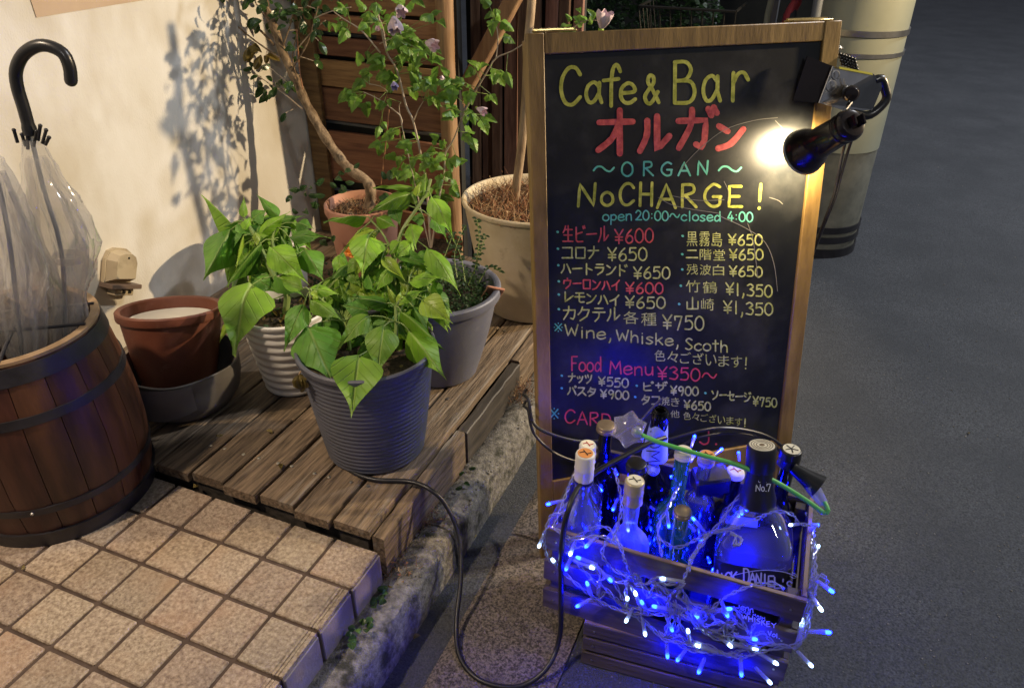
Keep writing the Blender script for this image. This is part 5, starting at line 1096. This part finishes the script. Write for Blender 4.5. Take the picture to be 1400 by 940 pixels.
for x, y, k in ((245,148,'b'),(212,210,'b'),(170,180,'w'),(27,145,'w'),(90,222,'w'),(255,248,'w'),(245,330,'b'),(207,422,'b'),(425,395,'w'),(465,375,'w'),(495,415,'b'),(425,485,'w'),(505,545,'w'),(598,303,'w'),(625,525,'b'),(703,545,'w'),(747,478,'b'),(757,610,'w'),(608,645,'b'),
    (755,718,'b'),(945,728,'b'),(885,598,'w'),(877,460,'b'),(880,440,'b'),(995,575,'b'),(998,618,'w'),(1092,680,'w'),(1067,765,'w'),(660,665,'b'),(340,300,'b'),(560,430,'b'),(150,250,'b')): bulb(cpt(*Z6(x,y),.02), k, 1.15)
for x, y, k in ((1255,688,'w'),(1218,520,'w'),(1222,505,'w'),(1330,545,'b'),(1348,352,'b'),(1300,430,'w')): bulb(hit(*Z6(x,y),1,ys_), k, 1.15)
for x, y, z, k in ((1117,717,.15,'b'),(1118,748,.14,'w'),(949,598,.21,'b'),(1030,684,.17,'b'),(1026,690,.165,'b'),(1020,695,.16,'b'),(1014,700,.16,'b'),(1009,704,.16,'b'),(919,652,.18,'b'),(914,716,.16,'b'),(950,711,.17,'b'),(935,711,.17,'w'),(1082,717,.19,'w'),(752,688,.16,'b'),(843,647,.14,'b'),(839,694,.12,'b'),(857,715,.12,'w'),(858,722,.12,'w'),(856,708,.12,'b'),(839,725,.12,'b'),(820,668,.10,'b'),(885,665,.12,'b'),(900,700,.08,'b'),(930,760,.05,'b'),(878,740,.06,'b'),(800,720,.05,'b'),(960,740,.05,'b'),(1050,745,.03,'b'),(1020,740,.03,'b'),(1080,740,.02,'b'),(990,700,.06,'b')): bulb(hit(x,y,2,z), k)
for k in range(22):
    p = MC@Vector((rnd(-.18,.18), rnd(-.10,.11), rnd(.03,.12))); bulb(p, 'b')
for x, y, z in ((905,605,.20),(950,620,.2),(985,615,.2),(1010,620,.18)): bulb(hit(x,y,2,z), 'b')
# clear plugs, green and black cables
gc = thing('green_cable', tuple(hit(870,592,2,.27)), 'bright green cable stretched across the bottle tops between two clear plugs', 'cable')
P = [hit(868,590,2,.285),hit(900,604,2,.285),hit(960,622,2,.282),hit(1010,636,2,.275),hit(1060,658,2,.25),hit(1100,682,2,.22),hit(1126,700,2,.20),hit(1132,697,2,.205),hit(1127,686,2,.21)]
mb = MB(); mb.tube(smooth_path(P,.008), .0040, 10); ob('cable', mb, M_['greencable'], gc)
mb = MB(); c = hit(866,588,2,.285); Mx = Matrix.Translation(c+Vector((-.008,0,0))) @ Euler((.8,-.5,.3)).to_matrix().to_4x4(); n = 24; vs = []
for z, s in ((-.012,.7),(-.004,1.),(.010,.95),(.016,.5)): vs += [Mx@Vector((math.cos(2*PI*k/n)*.026*s*(1+.28*(1 if k%4 == 0 else (-.15 if k%4 == 2 else .25))), math.sin(2*PI*k/n)*.026*s*(1+.28*(1 if k%4 == 0 else (-.15 if k%4 == 2 else .25))), z)) for k in range(n)]
mb.add(vs, [(i*n+k,i*n+(k+1)%n,(i+1)*n+(k+1)%n,(i+1)*n+k) for i in range(3) for k in range(n)]+[tuple(range(n-1,-1,-1)),tuple(range(3*n,4*n))]); ob('clear_flower_plug', mb, M_['film'], gc)
mb = MB(); mb.blob(hit(871,590,2,.29), .010, 12, 8); ob('plug_tip', mb, M_['clearwire'], gc)
mb = MB(); a = hit(1108,662,2,.225); b2 = hit(1126,688,2,.20); mb.tube([a,(a+b2)/2,b2],[.012,.011,.008],12); ob('clear_plug', mb, M_['clearwire'], gc)
sk = thing('black_socket', tuple(hit(1105,655,2,.23)), 'black rubber cone socket at the right end of the green cable', 'socket')
mb = MB(); a = hit(1092,645,2,.235); b2 = hit(1118,664,2,.222); d = (b2-a).normalized(); mb.tube([a-d*.012,a,a+d*.016,b2,b2+d*.002],[.009,.012,.015,.021,.0215],20,cap=False); ob('socket_cone', mb, M_['black'], sk)
bc = thing('black_cable', tuple(hit(625,880,2,ZR)), 'thick black power cable looping from the dark grey pot over the kerb to the crate', 'cable')
P = [hit(458,596,2,.036),hit(461,622,2,.036),hit(478,642,2,.036),hit(510,655,2,.036),hit(560,658,2,.036),hit(590,670,2,.034),hit(612,694,2,.0),hit(628,735,2,-.05),hit(630,790,2,-.10),hit(624,850,2,-.145),hit(628,895,2,-.162),hit(650,925,2,-.164),hit(685,938,2,-.164),hit(718,935,2,-.16),hit(748,912,2,-.14),hit(765,870,1,.125),hit(767,800,1,.124),hit(768,745,1,.124),hit(776,700,1,.13),hit(790,668,1,.17),hit(815,645,1,.22),hit(850,625,1,.26),hit(890,605,1,.31),hit(910,598,1,.34)]
mb = MB(); mb.tube(smooth_path(P,.01), .0048, 10); ob('cable', mb, M_['rubber'], bc)
for k, (pts, r) in enumerate((([(722,545),(728,575),(745,590),(790,603),(830,600),(870,580),(890,560),(905,545)],.0035),([(722,560),(730,592),(760,620),(800,632),(840,625)],.003),([(880,612),(930,596),(980,585),(1030,590),(1065,606),(1090,640)],.0035),([(905,625),(950,600),(1000,592),(1045,600),(1072,622)],.003))):
    wc = thing('thin_black_cable', tuple(bpt(*pts[0],.02)), ('upper thin black cable wrapped round the left leg of the sign','lower thin black cable drooping from the left leg of the sign','thin black cable arching behind the bottles to the black socket','short thin black cable arching just above the gold printed cap')[k], 'cable')
    P = [bpt(x,y,.012+.03*min(1,i/2)) for i, (x,y) in enumerate(pts)]
    if k < 2: P = [bpt(719,pts[0][1]-12,-.03), bpt(716,pts[0][1]-5,-.01)]+P
    mb = MB(); mb.tube(smooth_path(P,.008), r, 8); ob('cable', mb, M_['rubber'], wc)
# ------------------------------------------------------------------ clip lamp
cl_ = thing('clip_lamp', tuple(bpt(1125,130,.02)), 'glossy black clip-on spotlight with a chromed clamp, lit and aimed at the chalkboard', 'lamp')
def bb(x, y, o): return bpt(x, y, o)
def quad_plate(pts, o0, o1, m, name, th=.0016):
    mb = MB(); n = len(pts); A = [bb(x,y,o0+(o1-o0)*(i in (1,2))) for i, (x,y) in enumerate(pts)]; nn = SN*th
    mb.add(A+[p+nn for p in A], [tuple(range(n-1,-1,-1)), tuple(range(n,2*n))]+[(i,(i+1)%n,n+(i+1)%n,n+i) for i in range(n)]); return ob(name, mb, M_[m], cl_, False)
quad_plate([(1103,77),(1139,91),(1121,141),(1083,138)], .002,.016,'blackmetal','clamp_jaw',.002)
quad_plate([(1139,91),(1193,101),(1206,116),(1192,150),(1160,153),(1120,141)], .018,.024,'chrome','clamp_plate',.0025)
quad_plate([(1147,91),(1192,100),(1193,103),(1147,94)], .028,.030,'yellowprint','clamp_label',.001)
mb = MB(); mb.tube([bb(1139,91,.022),bb(1120,141,.020)], .0022, 8); ob('clamp_edge', mb, M_['chrome'], cl_)
for x, y, r in ((1142,103,.009),(1136,118,.011)):
    mb = MB(); c = bb(x,y,.0285); mb.lathe([(r,0),(r,.0012),(r-.0016,.0016),(r-.0016,0)], 24, Matrix.Translation(c)@SN.to_track_quat('Z','Y').to_matrix().to_4x4()); ob('clamp_ring', mb, M_['chrome'], cl_)
for k in range(6):
    mb = MB(); mb.box((-.0012,-.003,0),(.0012,.003,.0008), Matrix.Translation(bb(1153+k*1.1,110+k*4.0,.0272))@SN.to_track_quat('Z','Y').to_matrix().to_4x4()); ob('stamped_letter', mb, M_['steel'], cl_, False)
mb = MB(); 
for i in range(6):
    for j in range(4): mb.blob(bb(1148+i*4+j*1.2, 74+j*4.5+i*1.4, -.004+.002*i), .0034, 7, 5)
ob('rubber_grip', mb, M_['black'], cl_)
P = [bb(1196,110,.02),bb(1205,108,.022),bb(1210,122,.022),bb(1212,135,.022),bb(1200,150,.02),bb(1185,158,.018),bb(1165,154,.016)]; mb = MB(); mb.tube(smooth_path(P,.006), .0085, 10); ob('spring_handle', mb, M_['black'], cl_)
mb = MB(); c = bb(1163,128,.045); mb.lathe([(.0125,-.018),(.0145,-.012),(.0145,.006),(.011,.011),(.0001,.013)], 24, Matrix.Translation(c)@(SN*.9-SU*.45).to_track_quat('Z','Y').to_matrix().to_4x4()); ob('swivel_knob', mb, M_['blackmetal'], cl_)
mb = MB(); mb.tube([bb(1163,140,.04),bb(1155,150,.05),bb(1152,160,.058),bb(1156,172,.064),bb(1162,180,.066)], .004, 8); ob('swivel_arm', mb, M_['chrome'], cl_)
A_ = bb(1163,170,.150); B_ = bb(1099,208,.040); ax = (B_-A_).normalized(); Ls = (B_-A_).length
ML = Matrix.Translation(A_) @ ax.to_track_quat('Z','Y').to_matrix().to_4x4()
LS = 1.2
pf = [(0.00010*LS,-.006),(0.01200*LS,-.008),(0.01900*LS,-.006),(0.02250*LS,.0),(0.02350*LS,.006),(0.02250*LS,.010),(0.02150*LS,.018),(0.02250*LS,.020),(0.02250*LS,.022),(0.02150*LS,.024),(0.02350*LS,Ls*.66),(0.02550*LS,Ls*.72),(0.03250*LS,Ls*.86),(0.03500*LS,Ls*.95),(0.03500*LS,Ls),(0.03300*LS,Ls+.001)]
mb = MB(); mb.lathe(pf[:-1]+[(0.03350*LS,Ls),(0.03100*LS,Ls*.93),(0.02000*LS,Ls*.7),(0.00010*LS,Ls*.68)], 48, ML); ob('lamp_housing', mb, M_['blackmetal'], cl_)
mb = MB(); mb.lathe([(0.03520*LS,Ls-.002),(0.03620*LS,Ls-.001),(0.03620*LS,Ls+.003),(0.03520*LS,Ls+.004),(0.03350*LS,Ls+.003),(0.03350*LS,Ls-.001)], 48, ML); ob('lamp_rim', mb, M_['steel'], cl_)
mb = MB(); mb.lathe([(0.03100*LS,Ls+.0005),(0.02600*LS,Ls+.004),(0.01400*LS,Ls+.007),(0.00010*LS,Ls+.008)], 32, ML); ob('lamp_face', mb, M_['bulb'], cl_)
for s in (-1,1):
    mb = MB(); mb.box((-.002,-.009,-.012),(.002,.009,.012), ML@Matrix.Translation((s*.009,0,-.012)), .001); ob('swivel_lug', mb, M_['blackmetal'], cl_)
for k, dx in enumerate((0,7)):
    lc = [bb(1168-dx,182,.06),bb(1160-dx,205,.03),bb(1150-dx*.6,240,-.02),bb(1142-dx*.4,270,-.03),bb(1128-dx*.3,305,-.04),bb(1112,345,-.05)]
    mb = MB(); mb.tube(smooth_path(lc,.01), .0028, 8); ob('lamp_cord', mb, M_['rubber'], cl_)
# ------------------------------------------------------------------ weeds, debris
wd = thing('kerb_weed', tuple(hit(505,845,2,-.078)), 'small round-leaved weed in the joint below the tile edge', 'weed')
for px, py in ((524,805),(532,800),(520,815),(516,822),(527,818),(524,826),(513,832),(506,842),(499,848),(492,850),(488,858),(484,866),(494,862),(502,858),(488,872),(482,876),(508,848),(530,808)):
    b = hit(px+rnd(-2,2),py+rnd(-2,2),2,-.070+rnd(0,.012)); l = rnd(.012,.018); leaf('D' if rnd(0,1) < .6 else 'H', b, b+Vector((rnd(-1,1),rnd(-1,.4),rnd(-.2,.5))).normalized()*l, l*.9, wd)
wd2 = thing('kerb_weed', tuple(hit(555,660,2,-.078)), 'sparse dark weed growing on the kerb below the shaded deck side', 'weed')
for px, py in ((560,655),(568,662),(550,670),(575,650),(548,690),(556,700),(628,650),(640,640),(634,660),(622,668)):
    b = hit(px,py,2,-.065); l = rnd(.012,.02); leaf('D', b, b+Vector((rnd(-1,1),rnd(-1,.4),rnd(0,.6))).normalized()*l, l*.5, wd2)
def tuft(label, px, py, z, n, R, hh, mats=('straw','rust')):
    c = hit(px,py,2,z); t = thing('dry_grass_tuft', tuple(c), label, 'dry grass'); blades('grass_blades', mats, c.x, c.y, c.z, R, n, hh*.4, hh, t, .0006, 1.3)
tuft('dry brown grass tuft between deck and sign leg', 708,540,-.06,170,.045,.06); tuft('dark dead grass in the gap at the front of the kerb', 545,775,-.08,110,.04,.035); tuft('dead grass tuft beside the kerb joint near the deck corner', 585,712,-.08,90,.035,.05)
lf = [(305,594,2,.032,'pale withered leaf lying across the deck gap near the white pot'),(372,593,2,.032,'curled tan leaf on the second plank by the white pot'),(384,641,2,.032,'small yellow leaf stuck in the plank gap by the front pot'),(265,661,2,.004,'brown round leaf in the gap between tiles and deck'),(649,727,2,ZR+.006,'orange brown leaf lying in the dark gutter'),(565,873,2,ZR+.006,'pale leaf lying in the gutter under the weed'),(536,802,2,-.066,'tiny red leaf on the kerb beside the round-leaved weed'),(1325,590,2,ZR+.004,'pale scrap of leaf on the asphalt at the right'),(30,778,2,.003,'short yellow straw on the tiles by the barrel')]
for i, (px,py,a_,z,lab) in enumerate(lf):
    b = hit(px,py,a_,z); l = .010 if i > 5 else .016
    o = leaf('B', b, b+Vector((rnd(-1,1),rnd(-1,1),.15)).normalized()*l, l*.6, None, Vector((0,0,1)), 'fallen_leaf'); tag(o, lab, 'leaf')
mbp = MB()
for k in range(500):
    y = rnd(.1,1.3); x = rnd(-.028,.07); mbp.blob(Vector((x,y,-.077+rnd(0,.004))), rnd(.001,.0035), 5, 3, (1,1,.6))
tag(ob('kerb_grit', mbp, M_['concrete']), kind='stuff')
mbp = MB()
for k in range(900):
    p = hit(rnd(700,1400), rnd(150,940), 2, ZR+.001); mbp.blob(p, rnd(.0006,.0016)*(1+.3*(p-CLOC).length), 5, 3, (1,1,.5))
tag(ob('road_grit', mbp, M_['concrete']), kind='stuff')
# ------------------------------------------------------------------ behind the sign: bicycle and clutter
bk = thing('bicycle', (.5,2.9,ZR), 'dark bicycle with a wire front basket parked behind the sign', 'bicycle')
bc0 = hit(930,-20,1,2.2); bz = bc0.z
def bw_(a, b, r=.0035, nm='basket_wire'): mb = MB(); mb.tube([a,b], r, 6); ob(nm, mb, M_['black'], bk)
x0, x1, y0, y1, z0, z1 = hit(872,24,1,2.15)[0], hit(1005,24,1,2.15)[0], 2.15, 2.42, .42, hit(930,12,1,2.15)[2]
for i in range(10):
    x = x0+(x1-x0)*i/9; bw_(Vector((x,y0,z1)), Vector((x*.9+.03,y0+.04,z0)), .0022)
for i in range(5):
    z = z0+(z1-z0)*i/4; bw_(Vector((x0,y0+.04*(1-i/4),z)), Vector((x1,y0+.04*(1-i/4),z)), .0022 if i < 4 else .005)
for i in range(6):
    y = y0+(y1-y0)*i/5; bw_(Vector((x0,y,z1)), Vector((x0*.9+.05,y,z0)), .0022)
bw_(Vector((x0,y0,z1)),Vector((x0,y1,z1)),.005); bw_(Vector((x1,y0,z1)),Vector((x1,y1,z1)),.005)
for cy_, r in ((2.35,.30),(3.3,.30)):
    mb = MB(); cc = Vector((.42,cy_,ZR+.31)); mb.tube([cc+Vector((.05*math.sin(2*PI*k/40)*0,math.cos(2*PI*k/40)*r,math.sin(2*PI*k/40)*r)) for k in range(41)], .016, 8); ob('tyre', mb, M_['rubber'], bk)
    for k in range(14): a = PI*k/14; mb = MB(); v = Vector((0,math.cos(a),math.sin(a)))*r; mb.tube([cc-v,cc+v], .0012, 4); ob('spoke', mb, M_['steel'], bk)
for a, b, r in (((.42,2.35,.14),(.42,2.5,.72),.014),((.42,2.5,.6),(.42,2.95,.12),.016),((.42,2.95,.12),(.42,2.9,.6),.014),((.42,2.95,.12),(.42,3.3,.14),.010),((.2,2.5,.78),(.64,2.5,.78),.011)): bw_(Vector(a),Vector(b),r,'frame_tube')
ivy = MB()
for k in range(2600):
    px = rnd(790,985); py = rnd(-80,60); y = 2.6+rnd(0,.25); tiny(ivy, hit(px,py,1,y), rnd(.02,.04))
iv = tag(ob('shrub', ivy, M_['herb'], None, False), 'dark leafy shrub in shade behind the top edge of the sign', 'shrub')
mb = MB(); a = hit(935,80,1,2.75); b = hit(990,-60,1,2.75); mb.box((min(a.x,b.x),2.75,ZR),(max(a.x,b.x),2.79,max(b.z,1.2)), None, .004); tag(ob('partition', mb, M_['dimgrey']), 'pale grey panel standing behind the bicycle basket', 'panel')
mb = MB(); a = hit(1048,80,1,2.6); b = hit(1068,-60,1,2.6); mb.box((a.x,2.6,ZR),(b.x,2.66,1.3), None, .01); tag(ob('grey_sheet', mb, M_['dimgrey']), 'bluish grey cover hanging left of the utility pole', 'cover')
mb = MB(); P = [hit(1094,-20,1,2.5),hit(1088,5,1,2.5),hit(1078,22,1,2.5),hit(1074,60,1,2.5)]; mb.tube(smooth_path(P,.02), [.02]*len(smooth_path(P,.02)), 10); tag(ob('red_cover', mb, M_['redcloth']), 'dull red rolled cloth beside the pole above the sign', 'cloth')
mb = MB(); P = [hit(1062,-30,1,2.45),hit(1050,20,1,2.45),hit(1044,60,1,2.45),Vector((hit(1044,60,1,2.45).x,2.45,ZR))]; mb.tube(P, .012, 10); tag(ob('olive_pipe', mb, M_['pole']), 'thin olive pipe slanting behind the top right of the sign', 'pipe')
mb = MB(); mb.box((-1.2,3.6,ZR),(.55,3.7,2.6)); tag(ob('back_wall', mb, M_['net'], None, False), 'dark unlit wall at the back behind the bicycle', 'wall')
